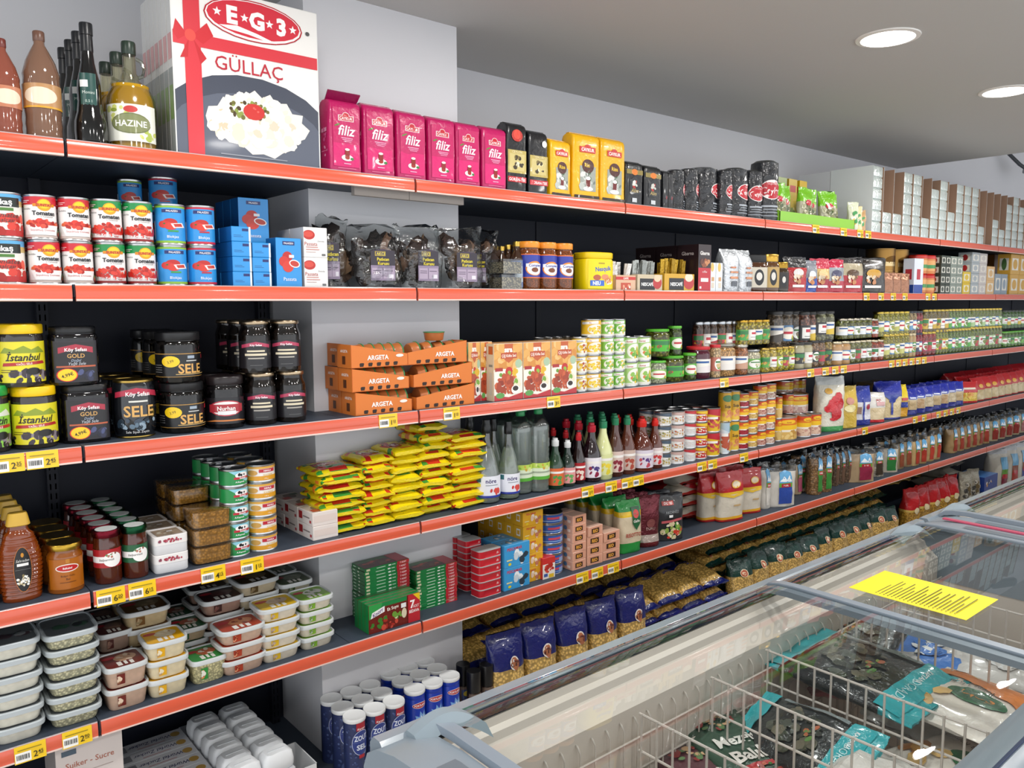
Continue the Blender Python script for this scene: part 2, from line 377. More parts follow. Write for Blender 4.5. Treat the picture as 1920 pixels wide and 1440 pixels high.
# ================================================================ chest freezers
GR, GRD, LIN = '8a96a0', '6c7882', 'e0d4c8'
FZ = .90
def prism(mb, pts, x0, x1, c, m):
    """closed y-z outline swept along x"""
    k = len(pts); v = [(x0, y, z) for y, z in pts]+[(x1, y, z) for y, z in pts]
    f = [(i, (i+1) % k, k+(i+1) % k, k+i) for i in range(k)]+[tuple(range(k-1, -1, -1)), tuple(range(k, 2*k))]
    mb.add(v, f, c, m)
def freezer(x0, x1, lab, lids, near):
    u = obj('chest_freezer', None); u.location = (x0, 0, 0); u['label'] = lab; u['category'] = 'freezer'; u['group'] = 'island chest freezers'
    L = x1-x0; YB, YF = -.965, -1.80
    def part(name, b, par=u, sm=30): return obj(name, b.mesh(name, sm), par)
    b = MB()
    box(b, 0, L, YB, YB-.10, .05, .80, 'd8d8d6', 'plastic'); box(b, 0, L, YF, YF+.10, .05, .80, 'd8d8d6', 'plastic')
    box(b, 0, .07, YF+.1, YB-.1, .05, .80, 'd8d8d6', 'plastic'); box(b, L-.07, L, YF+.1, YB-.1, .05, .80, 'd8d8d6', 'plastic'); part('cabinet', b, sm=0)
    b = MB()
    box(b, .07, L-.07, YB-.112, YB-.10, .26, .80, LIN, 'plastic'); box(b, .07, L-.07, YF+.10, YF+.112, .26, .80, LIN, 'plastic')
    box(b, .07, .082, YF+.112, YB-.112, .26, .80, LIN, 'plastic'); box(b, L-.082, L-.07, YF+.112, YB-.112, .26, .80, LIN, 'plastic'); box(b, .07, L-.07, YF+.112, YB-.112, .25, .26, LIN, 'plastic')
    prism(b, [(YB-.02,.80),(YB-.02,.865),(YB-.045,.87),(YB-.05,.855),(YB-.065,.85),(YB-.07,.835),(YB-.112,.80)], .0, L, LIN, 'plastic')
    part('liner', b, sm=0)
    b = MB(); prism(b, [(YB+.012,.80),(YB+.014,.885),(YB+.002,.9),(YB-.022,.9),(YB-.03,.89),(YB-.03,.80)], 0, L, GR, 'rail'); part('rear_rail', b)
    b = MB(); prism(b, [(YB-.031,.888),(YB-.031,.872),(YB-.042,.872),(YB-.042,.882)], 0, L, '2a2f3a', 'matte'); part('rear_slit', b)  # dark strip filling the slit between rail and liner
    b = MB(); prism(b, [(YF-.012,.70),(YF-.016,.86),(YF+.0,.895),(YF+.04,.905),(YF+.112,.885),(YF+.118,.80),(YF+.10,.70)], 0, L, GR, 'rail'); r_ = part('front_rail', b)
    b = MB(); prism(b, [(YF+.05,.9065),(YF+.05,.903),(YF+.056,.902),(YF+.056,.9055)], 0, L, '3b4560', 'matte'); part('groove', b, r_)
    b = MB(); prism(b, [(YF-.02,.60),(YF-.03,.66),(YF-.03,.80),(YF-.016,.83),(YF-.01,.60)], 0, L, '54565e', 'matte'); part('bumper', b)
    # moulded end caps
    for s_, xe in ((1, 0), (-1, L)):
        b = MB(); c = [(YB+.018,.72),(YB+.018,.84),(YB+.004,.872),(YB-.03,.893),(YB-.09,.908),(YB-.16,.914),(YF+.1,.914),(YF+.02,.905),(YF-.02,.88),(YF-.02,.72)]
        prism(b, c, *sorted((xe-.012*s_, xe+.085*s_)), GR, 'plastic'); e = part('end_cap', b)
        b = MB(); pts = []
        prism(b, [(YB-.17,.9135),(YB-.19,.916),(YF+.13,.916),(YF+.11,.9135)], *sorted((xe+.02*s_, xe+.06*s_)), GRD, 'plastic'); part('recess', b, e)
    # curved sliding lids
    def prof(dz): return [(YB-.024,.872+dz),(YB-.03,.895+dz),(YB-.045,.908+dz),(YB-.075,.915+dz),(YB-.12,.918+dz),(YF+.14,.918+dz),(YF+.08,.912+dz),(YF+.05,.90+dz)]
    for (a0, a1, dz, han) in lids:
        lid = obj('sliding_lid', None, u)
        g = MB(); pr = prof(dz); v = []; f = []; k = len(pr)
        for y, z in pr: v += [(a0, y, z), (a1, y, z)]
        for i in range(k-1): f.append((2*i, 2*i+1, 2*i+3, 2*i+2))
        g.add(v, f, 'eef2f2', 'lidglass'); part('glass_pane', g, lid)
        for xx in (a0, a1-.026):
            fb = MB(); v = []; f = []
            for y, z in pr: v += [(xx, y, z+.004), (xx+.026, y, z+.004), (xx+.026, y, z-.012), (xx, y, z-.012)]
            for i in range(k-1):
                for j in range(4): f.append((4*i+j, 4*i+(j+1) % 4, 4*i+4+(j+1) % 4, 4*i+4+j))
            f += [(0,1,2,3), (4*k-1,4*k-2,4*k-3,4*k-4)]
            fb.add(v, f, '8894a0', 'plastic'); part('lid_frame', fb, lid)
        if han is not None:
            hb = MB(); arc = [(han+.13*(i/10), YB-.04-.05*(i/10), .893+dz+.034*math.sin(math.pi*i/10)) for i in range(11)]
            v = []; f = []
            for x, y, z in arc: v += [(x, y+.03, z-.01), (x, y+.012, z+.006), (x, y-.012, z+.006), (x, y-.035, z-.014)]
            for i in range(10):
                for j in range(4): f.append((4*i+j, 4*i+(j+1) % 4, 4*i+4+(j+1) % 4, 4*i+4+j))
            f += [(0,1,2,3), (43,42,41,40)]
            hb.add(v, f, '8c9aa3', 'plastic'); part('handle', hb, lid)
    # wire lining and dividers
    wv = MB(); tube(wv, [(0,.02,.005),(0,.008,0),(0,0,-.012),(0,0,-.46)], .0022, 'cfc4ba', 'wire', 6); wv = wv.mesh('wire')
    bk = obj('wire_lining', None, u)
    n = int((L-.2)/.045)
    for i in range(n):
        q = obj('wire', wv, bk); q.location = (.1+i*.045, YB-.125, .775)
    hz = MB(); tube(hz, [(0,0,0),(L-.18,0,0)], .0022, 'cfc4ba', 'wire', 6); hz = hz.mesh('wire')
    for z in (.735, .66, .56, .46): q = obj('wire', hz, bk); q.location = (.09, YB-.129, z)
    return u
def divider(x, lab, h=.36, zt=.80):
    y0, y1 = -1.105, -1.665
    u = obj('wire_divider', None); u.location = (x, y0, zt-h); u['label'] = lab; u['category'] = 'wire divider'; u['group'] = 'wire dividers in the freezers'
    v = MB(); tube(v, [(0,0,0),(0,0,h+.004)], .0028, 'd6ccc3', 'wire', 6); v = v.mesh('wire')
    hm = MB(); tube(hm, [(0,0,0),(0,y1-y0,0)], .003, 'd6ccc3', 'wire', 6); hm = hm.mesh('wire')
    n = 13
    for i in range(n): q = obj('wire', v, u); q.location = (0, (y1-y0)*(i+.2)/n, 0)
    for z in (h, h-.085, h-.20, .02): q = obj('wire', hm, u); q.location = (0.003, 0, z)
freezer(.26, 2.55, 'grey chest freezer nearest the camera, holding teal bags under curved glass', [(.09, 1.26, .006, .055), (1.20, 2.20, 0.0, 2.01)], True)
freezer(2.58, 4.9, 'grey chest freezer behind the nearest, red strip along its lid', [(.09, 1.25, .006, .1), (1.2, 2.23, 0, 2.04)], False)
freezer(4.93, 7.2, 'grey chest freezer farthest along the aisle at the right edge', [(.09, 1.25, .006, .02), (1.2, 2.2, 0, 1.9)], False)
b = MB(); box(b, 2.555, 2.575, -1.7, -1.05, .915, .920, 'c8506e', 'gloss'); o = obj('lid_strip', b.mesh('lid_strip', 0)); o['label'] = 'narrow pink strip lying across the gap between two freezers'; o['category'] = 'strip'
for x, l in ((1.335, 'wire divider right of the middle in the nearest freezer, beside teal bags'), (1.10, 'wire divider in the middle of the nearest freezer'), (.84, 'wire divider left of the middle in the nearest freezer'), (1.72, 'wire divider in the nearest freezer under the yellow paper'), (2.1, 'wire divider in the nearest freezer toward its far end'), (3.5, 'wire divider in the second freezer')): divider(x, l)
# yellow notice lying on the glass
b = MB(); box(b, -.105, .105, -.1485, .1485, 0, .0008, 'f2e21c', 'paper')
ln = []; rnd = random.Random(3)
for i in range(20):
    x = .22+i*.035; e_ = .55+.25*rnd.random()
    ln.append(('r', .12, x, .12+e_*.9 if i % 3 else .5, x+.008, '4a4a18')); ln.append(('r', .07, x, .1, x+.008, '4a4a18'))
paint(b, ln, .21, .297, lambda x, z, o_: (x, .1485-z, .0008+o_), m='paper')
o = obj('notice_sheet', b.mesh('notice_sheet', 0)); o.location = (1.72, -1.33, .9225); o['label'] = 'bright yellow printed notice sheet lying on the freezer lid'; o['category'] = 'paper'
# ================================================================ product builders (w, h, d in metres)
def can(w, h, base, items, rim='c9cacb', one=False, name='can', frac=.62, a0=0, m='gloss', band=None):
    r = w/2; b = MB()
    loft(b, [(r*.90,.001),(r*.93,0),(r*.985,.0005),(r*.985,.004),(r*.955,.006),(r*.955,h-.006),(r*.985,h-.004),(r*.985,h-.0005),(r*.94,h),(r*.90,h-.004),(r*.3,h-.004)], rim, 'tin', 24)
    l = MB(); loft(l, [(r*.965,.0055),(r*.965,h-.0055)], base, m, 24, cap0=False, cap1=False)
    H = h-.011; W = 2*math.pi*r*frac
    if items: paint(l, items, W, H, m_cyl(r*.967, .0055, a0), 26, 0, m)
    return kind(name, [('can_body', b), ('label', l)], one)
def jar(w, h, content, lidc, items, lab=(.12, .6), lidh=.13, mt='jar', labc=None, lidm='plastic', shoulder=.8, neck=.84, e=2, ry=1, one=False, name='jar', frac=.5, a0=0, wrap=True, lidr=.9, pinch=1, dots=True):
    r = w/2; b = MB(); zl = h*(1-lidh)
    pr = [(.86,.0),(.97,.012),(1,.05),(pinch,.5*shoulder),(1,shoulder*.93),(.97,shoulder),(neck,shoulder+(1-lidh-shoulder)*.6),(neck,1-lidh)]
    loft(b, [(r*a, r*a*ry, z*h) for a, z in pr], content, mt, 22, e)
    li = MB(); loft(li, [(r*lidr, r*lidr*ry, zl), (r*lidr*1.02, r*lidr*ry*1.02, zl+.002), (r*lidr*1.02, r*lidr*ry*1.02, h-.003), (r*lidr*.97, r*lidr*ry*.97, h), (r*.05, r*.05, h)], lidc, lidm, 22, e)
    l = MB(); z0, z1 = lab[0]*h, lab[1]*h; rr = r*1.012
    if labc:
        if e == 2:
            W = 2*math.pi*rr*frac
            mp = m_cyl(rr, z0, a0, rr*ry) ; paint(l, [('r', 0, 0, 1, 1, labc)]+items, W, z1-z0, mp, 24, 0)
        else:
            W = 2*r*.86
            paint(l, [('r', 0, 0, 1, 1, labc)]+items, W, z1-z0, lambda x, z, o: (x, -(r*ry*(1-abs(x/r)**e)**(1/e))-.001-o, z+z0), 10, 0)
    return kind(name, [('jar_body', b), ('lid', li), ('label', l)], one)
def bottle(w, h, colr, capc, prof, cap, lab=None, labc=None, items=(), mt='tint', capm='plastic', e=2, ry=1, inner=None, name='bottle', frac=.5, a0=0, one=False, extra=None):
    r = w/2; b = MB(); loft(b, [(r*a, r*a*ry, z*h) for a, z in prof], colr, mt, 20, e)
    if inner:      # liquid inside clear glass
        b2 = MB(); top, c2, m2 = inner; loft(b2, [(r*a*.93, r*a*ry*.93, max(z*h, .003)) for a, z in prof if z <= top]+[(r*.93*[a for a, z in prof if z <= top][-1], r*.93*ry*[a for a, z in prof if z <= top][-1], top*h)], c2, m2, 20, e)
    cp = MB(); loft(cp, [(r*a, r*a, z*h) for a, z in cap], capc, capm, 16)
    l = MB()
    if lab:
        z0, z1 = lab[0]*h, lab[1]*h; rr = r*lab[2]*1.015
        paint(l, [('r', 0, 0, 1, 1, labc)]+list(items), 2*math.pi*rr*frac, z1-z0, m_cyl(rr, z0, a0, rr*ry), 24, 0)
    ps = [('bottle_body', b), ('cap', cp), ('label', l)]
    if inner: ps.append(('liquid', b2))
    if extra: ps.append(extra)
    return kind(name, ps, one)
def carton(w, h, d, c, front=(), left=(), top=(), cs=None, m='gloss', one=False, name='carton', pn='carton'):
    b = MB(); q = .0012
    # box with slightly softened edges
    v = []; f = []
    for z, i in ((0, q), (q, 0), (h-q, 0), (h, q)):
        for x, y in ((-w/2+i, -d/2+i), (w/2-i, -d/2+i), (w/2-i, d/2-i), (-w/2+i, d/2-i)): v.append((x, y, z))
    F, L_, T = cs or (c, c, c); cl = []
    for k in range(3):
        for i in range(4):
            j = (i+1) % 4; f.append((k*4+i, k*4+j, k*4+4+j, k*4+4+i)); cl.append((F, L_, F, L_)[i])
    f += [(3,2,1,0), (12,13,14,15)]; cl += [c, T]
    b.add(v, f, cl, m)
    l = MB()
    if front: paint(l, list(front), w*.985, h*.985, m_front(-d/2, h*.0075), m=m)
    if left: paint(l, list(left), d*.985, h*.985, m_left(-w/2, h*.0075), m=m)
    if top: paint(l, list(top), w*.985, d*.985, m_top(h, -d/2+d*.0075), m=m)
    return kind(name, [(pn, b), ('print', l)], one)
def pouch(w, h, t, bands, items=(), m='film', style='stand', wr=.006, seed=1, one=False, name='pouch', e=2.6, crimp=.07, topw=1.0, sealc=None, iw=.86, ih=(.04, .92), pm=None, nr=34, side=None):
    """film bag; bands = [(upto fraction, colour)], style stand | pillow"""
    b = MB(); K = 20; prof = []; sg = []
    def g(v):
        tp = min(1, max(0, (1-crimp-v)/(.42 if style == 'stand' else .3)))
        bt = 1 if style == 'stand' else min(1, max(0, (v-crimp)/.3))
        return max(.05, (math.sin(tp*math.pi/2)**.7)*(math.sin(bt*math.pi/2)**.7))
    def rw(v): 
        k = 1-(1-topw)*v
        return w/2*k*(1-.07*g(v))
    so = Vector((seed*3.7, seed*1.3, seed*7.1))
    def nz(x, z): return (noise.noise(Vector((x*22, z*16, 0))+so)+.5*noise.noise(Vector((x*55, z*42, 3))+so))*wr
    def disp(x, y, z):
        s_ = 1 if y > 0 else -1
        zz = z + (nz(x*1.5, 9.1)*1.2 if z > h*.9 else 0)
        return (x+nz(3.3, z*1.4)*.5, y+nz(x, z)*s_*-1 if abs(y) > .0001 else y, max(0, zz))
    vs = [0, .015]+[i/K for i in range(1, K)]+[1-.0001]
    for i, v_ in enumerate(vs):
        k = .93 if i == 0 and style == 'stand' else 1
        prof.append((rw(v_)*k, max(.0018, t/2*g(v_)*k), v_*h))
    for i in range(len(vs)-1):
        mid = (vs[i]+vs[i+1])/2
        sg.append(next((c for u, c in bands if mid <= u), bands[-1][1]))
    mk = m if not isinstance(m, dict) else None
    if mk: loft(b, prof, None, mk, nr, e, segc=sg, disp=disp)
    else:           # material per colour
        for mm in set(m.values()):
            pass
        tmp = MB(); loft(tmp, prof, None, 'film', nr, e, segc=sg, disp=disp); tmp.m = [m.get(c, 'film') for c in tmp.c]; b = tmp
    parts = [('bag', b)]
    l = MB()
    if items:
        z0, z1 = ih[0]*h, ih[1]*h
        def mp(x, z, o):
            z_ = z+z0; v_ = z_/h; R_ = rw(v_); T_ = max(.0018, t/2*g(v_)); q = min(.999, abs(x)/R_)
            return (x+nz(3.3, z_*1.4)*.5, -T_*(1-q**e)**(1/e)+nz(x, z_)-.0018-wr*.22-o, z_)
        paint(l, list(items), w*iw, z1-z0, mp, 16, 18, pm or (m if mk else 'film'))
        parts.append(('print', l))
    return kind(name, parts, one)
def brick(w, h, d, c, items, left=(), m='softfilm', topc=None, seed=1, open_=False, name='pack', one=False, basec=None, wr=.0022):
    """vacuum pack with folded top"""
    b = MB(); so = Vector((seed*2.1, seed*5.3, 1))
    def nz(a, z): return noise.noise(Vector((a*26, z*20, 0))+so)*wr
    def disp(x, y, z): return (x+nz(y+.5, z), y+nz(x, z)*(1 if y < 0 else -1), z)
    pr = [(w/2*.97, d/2*.96, 0), (w/2, d/2, .004)]+[(w/2, d/2, h*k) for k in (.06,.2,.35,.5,.65,.8)]+[(w/2, d/2, h*.93), (w/2*.99, d/2*.8, h*.975), (w/2*.97, d/2*.45, h)]
    sg = [basec or c]*2+[c]*8
    loft(b, pr, None, m, 32, 9, segc=sg, disp=disp)
    fl = MB(); 
    if open_: 
        q = [(-w/2*.98, -d*.1, h*.99), (w/2*.98, -d*.1, h*.99), (w/2*1.02, -d*.45, h*1.10), (-w/2*1.02, -d*.45, h*1.10)]
        v = q+[(x, y+.003, z+.003) for x, y, z in q]; fl.add(v, [(0,1,2,3),(7,6,5,4),(0,4,5,1),(1,5,6,2),(2,6,7,3),(3,7,4,0)], topc or c, m)
    else: box(fl, -w/2*.96, w/2*.96, -d*.12, d*.12, h-.001, h+.004, topc or c, m)
    l = MB(); mp = lambda x, z, o: (x, -d/2+nz(x, z+h*.03)-.0008-o, z+h*.03)
    paint(l, list(items), w*.93, h*.88, mp, 8, 8, m)
    if left: paint(l, list(left), d*.9, h*.88, lambda x, z, o: (-w/2+nz(-x+.5, z+h*.03)-.0008-o, -x, z+h*.03), 6, 8, m)
    return kind(name, [('pack_body', b), ('top_fold', fl), ('print', l)], one)
def tub(w, h, d, food, items, side=(), fm='tubfood', lidc='c6cacb', name='tub', one=False, filled=.86):
    b = MB(); loft(b, [(w*.39, d*.39, 0), (w*.41, d*.41, .004), (w*.465, d*.465, h*filled)], food, fm, 28, 5)
    sh = MB(); loft(sh, [(w*.395, d*.395, -.0), (w*.418, d*.418, .004), (w*.475, d*.475, h-.008)], 'fbfcfc', 'tubclear', 28, 5, cap0=False, cap1=False)
    li = MB(); loft(li, [(w*.478, d*.478, h-.014), (w*.497, d*.497, h-.013), (w*.5, d*.5, h-.002), (w*.488, d*.488, h), (w*.46, d*.46, h), (w*.45, d*.45, h-.003)], lidc, 'plastic', 28, 5, cap0=False, cap1=True)
    l = MB()
    if items: paint(l, list(items), w*.84, d*.84, lambda x, z, o: (x, z-d*.42, h-.0027+o), 0, 0)
    if side: paint(l, list(side), w*.5, h*.6, lambda x, z, o: (x, -d*(.427+.045*(z/h+.12))-.002-o, z+h*.14))
    return kind(name, [('food', b), ('tub_shell', sh), ('lid', li), ('label', l)], one)
def T(s, x, y, h, c, **k): return ('t', s, x, y, h, c, k)
FOODR = ['b02a1c','c8402a','d8603a','8a2015']; TOM = ['c0261c','d63a2a','e0503a','a81c14']
# ================================================================ TOP SHELF
oilp = [(.86,0),(1,.02),(1,.40),(.96,.48),(.82,.56),(.56,.62),(.36,.655),(.34,.70),(.27,.72),(.25,.90)]
def hazine(w, h, d):
    hb = MB(); tube(hb, [(w*.13,0,h*.86),(w*.24,0,h*.84),(w*.30,0,h*.78),(w*.26,0,h*.71),(w*.17,0,h*.69)], .005, 'e8eae0', 'clear', 8)
    return bottle(w, h, 'f4f2dc', '24352a', oilp, [(.28,.885),(.29,.89),(.29,.985),(.27,1)], (.07,.40,1.0), 'e8e8dc',
      [('b',.2,.75,.25,.2,9,.09,['a8b84a','8a9a3a','c8cc70']),('b',.8,.2,.2,.15,7,.08,['a8b84a','c8cc70']),('e',.5,.48,.36,.28,'6a7048'),('e',.5,.48,.34,.25,'7e8458'),T('HAZINE',.5,.48,.17,'f4f4ec',w=.6,bold=.015),('e',.5,.86,.12,.09,'c03a38')], mt='clear', inner=(.60,'b88c0a','smoothjar'), frac=.36, a0=-.15, extra=('handle', hb))
row(0, 210, 306, 1, 75, hazine, 'oil_bottle', 'round golden olive oil jug with loop handle and pale label', 'bottle', 'golden oil jugs', Y=.02, deep=3, dstep=.115, jit=.02, rz=-.15)
vin = [(.75,0),(.98,.03),(1,.12),(.97,.2),(.82,.27),(.72,.36),(.74,.45),(.70,.52),(.55,.6),(.42,.68),(.36,.78)]
def vinb(w, h, d):
    return bottle(w, h, '0a0c0d', '101318', vin, [(.38,.77),(.39,.78),(.37,.9),(.41,.905),(.41,.99),(.39,1)], (.3,.58,.73), '1d4a44',
      [('r',.0,.6,.5,.8,'e4e6e4'),T('Monini',.5,.45,.09,'c8d4cc'),T('0,5 l',.5,.2,.08,'b8ccc0')], mt='smoothjar', frac=.22, a0=-.2)
row(0, 144, 208, 1, 41, vinb, 'vinegar_bottle', 'black waisted vinegar bottle with dark green label', 'bottle', 'black vinegar bottles', Y=.02, deep=4, dstep=.085, jit=.03, rz=-.1)
pet = [(.9,0),(1,.02),(.97,.1),(1,.14),(.97,.2),(1,.26),(1,.5),(.97,.56),(1,.6),(.8,.72),(.5,.82),(.3,.88),(.28,.92)]
row(0, 50, 124, 1, 56, lambda w, h, d: bottle(w, h, '7a5a48', '6a4a3c', pet, [(.3,.91),(.32,.92),(.32,.99),(.28,1)], (.28,.5,1.0), 'b88a5a', [('e',.5,.5,.3,.35,'e8d8c0'),('r',0,0,1,.08,'d8a030')], mt='smoothjar', a0=-.2), 'syrup_bottle', 'large brown plastic syrup bottle left of the black bottles', 'bottle', Y=.02)
row(0, -20, 48, 1, 70, lambda w, h, d: bottle(w, h, '8a4a3a', '703028', pet, [(.3,.91),(.32,.92),(.32,.99),(.28,1)], (.28,.5,1.0), 'c07a5a', [('e',.5,.5,.3,.35,'e8d8c0')], mt='smoothjar'), 'syrup_bottle', 'reddish plastic syrup bottle at the far left of the top shelf', 'bottle', Y=.02)
def gullac(w, h, d):
    R = 'd43a44'; bow = [('p',[(.09,.70),(.02,.78),(.0,.70),(.03,.66)],'cc3038'),('p',[(.12,.70),(.22,.79),(.26,.72),(.19,.66)],'cc3038'),('p',[(.10,.68),(.04,.56),(.09,.57)],'c42c34'),('p',[(.13,.68),(.17,.54),(.21,.58)],'c42c34'),('e',.11,.70,.035,.035,'e05048')]
    rnd = random.Random(5)
    edge = [(.19,.24),(.21,.30),(.27,.31),(.31,.37),(.38,.36),(.42,.42),(.47,.40),(.53,.44),(.58,.40),(.64,.43),(.68,.38),(.76,.39),(.80,.33),(.88,.33),(.87,.28),(.93,.24),(.89,.18),(.82,.15),(.80,.10),(.72,.07),(.66,.03),(.58,.05),(.50,.04),(.43,.09),(.34,.10),(.28,.15),(.21,.17)]
    it = [('r',0,0,1,1,'eceae6'),('e',.5,.16,.62,.36,'454a58'),('e',.5,.13,.55,.28,'5b6170'),('p',edge,'ece6da'),
      ('b',.40,.2,.17,.1,70,.035,['f4f0e8','e2d6c2','efe8dc','d2c2a6','faf8f2']),('b',.66,.2,.19,.11,90,.035,['f4f0e8','e6dccb','efe8dc','d9ccb6','faf8f2']),('b',.54,.34,.22,.06,60,.03,['f8f4ee','eadfce','f2ece0']),('b',.48,.31,.14,.05,46,.016,['5a4a28','6e6a30','8a7a40','4a3a20','8a9a48']),('e',.52,.305,.075,.05,'c8302c'),('b',.53,.315,.03,.02,3,.012,['e86058']),
      ('r',.0,.64,1,.715,R),('r',.07,.0,.175,1,R)]+bow+[('e',.545,.86,.345,.125,'b02430'),('e',.545,.86,.335,.118,'f0ecea'),('e',.545,.865,.325,.108,'d03040'),('p',[(.30,.80),(.42,.815),(.56,.79),(.70,.755),(.66,.75),(.5,.775),(.36,.785)],'f0ecea'),
      ('s',.29,.875,.028,'f6f4f2'),T('E',.39,.875,.10,'f6f4f2',bold=.05),('s',.475,.87,.028,'f6f4f2'),T('G',.56,.87,.10,'f6f4f2',bold=.05),('s',.65,.865,.028,'f6f4f2'),T('3',.735,.865,.10,'f6f4f2',bold=.05),('s',.82,.862,.028,'f6f4f2'),
      T('GÜLLAÇ',.5,.575,.085,'b8283a',w=.62,bold=.0),('e',.93,.86,.016,.013,'555555'),('r',.28,.02,.75,.028,'8a8e98')]
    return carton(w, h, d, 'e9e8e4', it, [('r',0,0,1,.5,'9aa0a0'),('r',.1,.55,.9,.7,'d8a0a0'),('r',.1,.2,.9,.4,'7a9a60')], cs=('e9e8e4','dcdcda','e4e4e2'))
row(0, 324, 602, 1, -5, gullac, 'dessert_box', 'large flat white dessert sheet box with red ribbon print', 'box', 'large dessert boxes', Y=.02, deep=7, dep=.034, jit=.004, dstep=.037)
MG = 'b8105c'
def filiz(seed, open_=False):
    def f(w, h, d):
        it = [('r',.06,.06,.94,.97,'c0145f'),('r',.06,.06,.94,.42,'d4146c'),('r',.24,.77,.76,.86,'e8d8d8'),('e',.5,.86,.12,.05,'e8d8d8'),('e',.5,.865,.1,.035,'c02030'),('r',.27,.78,.73,.85,'c02030'),T('ÇAYKUR',.5,.815,.045,'f4ecec',w=.42,bold=.02),
          ('e',.2,.7,.1,.012,'5a8a3a',.4),T('filiz',.52,.63,.16,'fbeff4',w=.72,bold=.015,sh=.25),('r',.32,.50,.72,.512,'f0a8c8'),('r',.36,.475,.7,.485,'f0a8c8'),('r',.4,.45,.66,.46,'e898bc'),
          ('e',.52,.2,.2,.05,'e8e4e0'),('r',.44,.2,.6,.33,'8a1a14'),('e',.52,.33,.08,.02,'e8e0dc'),('e',.52,.2,.08,.025,'a02418'),('e',.68,.19,.06,.02,'3a7a3a'),('r',.4,.1,.64,.115,'f0a8c8'),('r',.2,.03,.8,.036,'e890b4')]
        return brick(w, h, d, MG, it, [('r',.2,.3,.8,.31,'e890b4'),('r',.2,.6,.8,.66,'e8a0c0'),('b',.5,.4,.3,.3,8,.03,['d8609a','e8a0c0'])], topc='8a0c48', seed=seed, open_=open_)
    return f
for i, (a, b_, t) in enumerate(((604,674,190),(677,736,199),(738,795,212),(797,849,223),(849,895,233),(898,944,241))):
    row(0, a+9 if i == 0 else a, b_, 1, t, filiz(i+1, i == 0), 'tea_pack', f'magenta tea pack, {ORD[i]} from left'+(', its top flap open' if i == 0 else ''), 'tea pack', 'magenta tea packs', Y=.02, dep=.07, jit=.03)
def goran(seed):
    def f(w, h, d):
        it = [('r',.0,.28,1,.66,'b8a55a'),('r',.1,.32,.9,.60,'c8b878'),('b',.5,.46,.3,.12,10,.04,['3a3020','7a6a3a','efe6c0']),('r',0,.13,1,.22,'c02832'),T('GORAN-TEE',.5,.175,.05,'f4ecec',w=.9,bold=.02),T('CEYLON',.5,.63,.04,'efe6c0',w=.7)]
        it += [('e',.5,.9,.3,.1,'b83028'),('e',.5,.92,.2,.08,'d84838')] if seed == 1 else [('e',.8,.88,.14,.06,'d8d8d4')]
        return brick(w, h, d, '15161a', it, topc='0e0e10', seed=seed+20)
    return f
row(0, 944, 981, 1, 233, goran(1), 'tea_pack', 'black and gold tea pack with red crest at its top', 'tea pack', Y=.02, dep=.07)
row(0, 985, 1021, 1, 248, goran(2), 'tea_pack', 'black and gold tea pack with white badge at its top', 'tea pack', Y=.02, dep=.07)
def rize(seed):
    def f(w, h, d):
        it = [('r',.22,.12,.86,.55,'9aa098'),('b',.5,.3,.3,.16,16,.06,['d8d8d4','b8beb8','707870','4a6a4a']),('e',.54,.55,.24,.12,'4a1c14'),T('Rize',.54,.57,.07,'e8c020',w=.34,bold=.02),('r',.46,.16,.62,.32,'6a1410'),('e',.54,.16,.2,.04,'e4e4e0'),('e',.54,.34,.09,.03,'e8e8e4'),
          ('r',.2,.78,.84,.88,'c83028'),('e',.52,.88,.12,.04,'c83028'),T('ÇAYKUR',.52,.83,.055,'f8f0ea',w=.56,bold=.03),('r',0,0,1,.045,'2a1c10')]
        return brick(w, h, d, 'eab008', it, topc='d89a08', seed=seed+30)
    return f
for i, (a, b_, t) in enumerate(((1023,1064,264),(1068,1117,253),(1119,1165,262))):
    row(0, a, b_, 1, t, rize(i), 'tea_pack', f'yellow tea pack with glass of tea picture, {ORD[i]} from left', 'tea pack', 'yellow tea packs', Y=.02, dep=.075)
for i, (a, b_, t) in enumerate(((1167,1199,305),(1201,1234,313))):
    row(0, a, b_, 1, t, lambda w, h, d: brick(w, h, d, '101216', [('r',0,.78,1,.9,'8a7a3a'),('e',.5,.84,.2,.08,'d87820'),('p',[(.2,.62),(.5,.74),(.8,.62),(.8,.25),(.2,.25)],'1c2026'),('b',.5,.5,.12,.1,6,.06,['c8c8c0','b02820']),T('Alim',.5,.36,.11,'c8b070',sh=.3,w=.7),('r',.35,.05,.65,.16,'c8ccd0')], seed=41+i), 'tea_pack', f'small black tea pack with orange sun badge, {ORD[i]} from left', 'tea pack', 'small black tea packs', Y=.02, dep=.06)
row(0, 1236, 1256, 2, 322, lambda w, h, d: brick(w, h, d, '15171c', [('b',.6,.3,.2,.1,5,.05,['8a2028','3a3a40'])], seed=45), 'tea_pack', 'plain black tea pack before the wrapped rolls', 'tea pack', Y=.04, dep=.07)
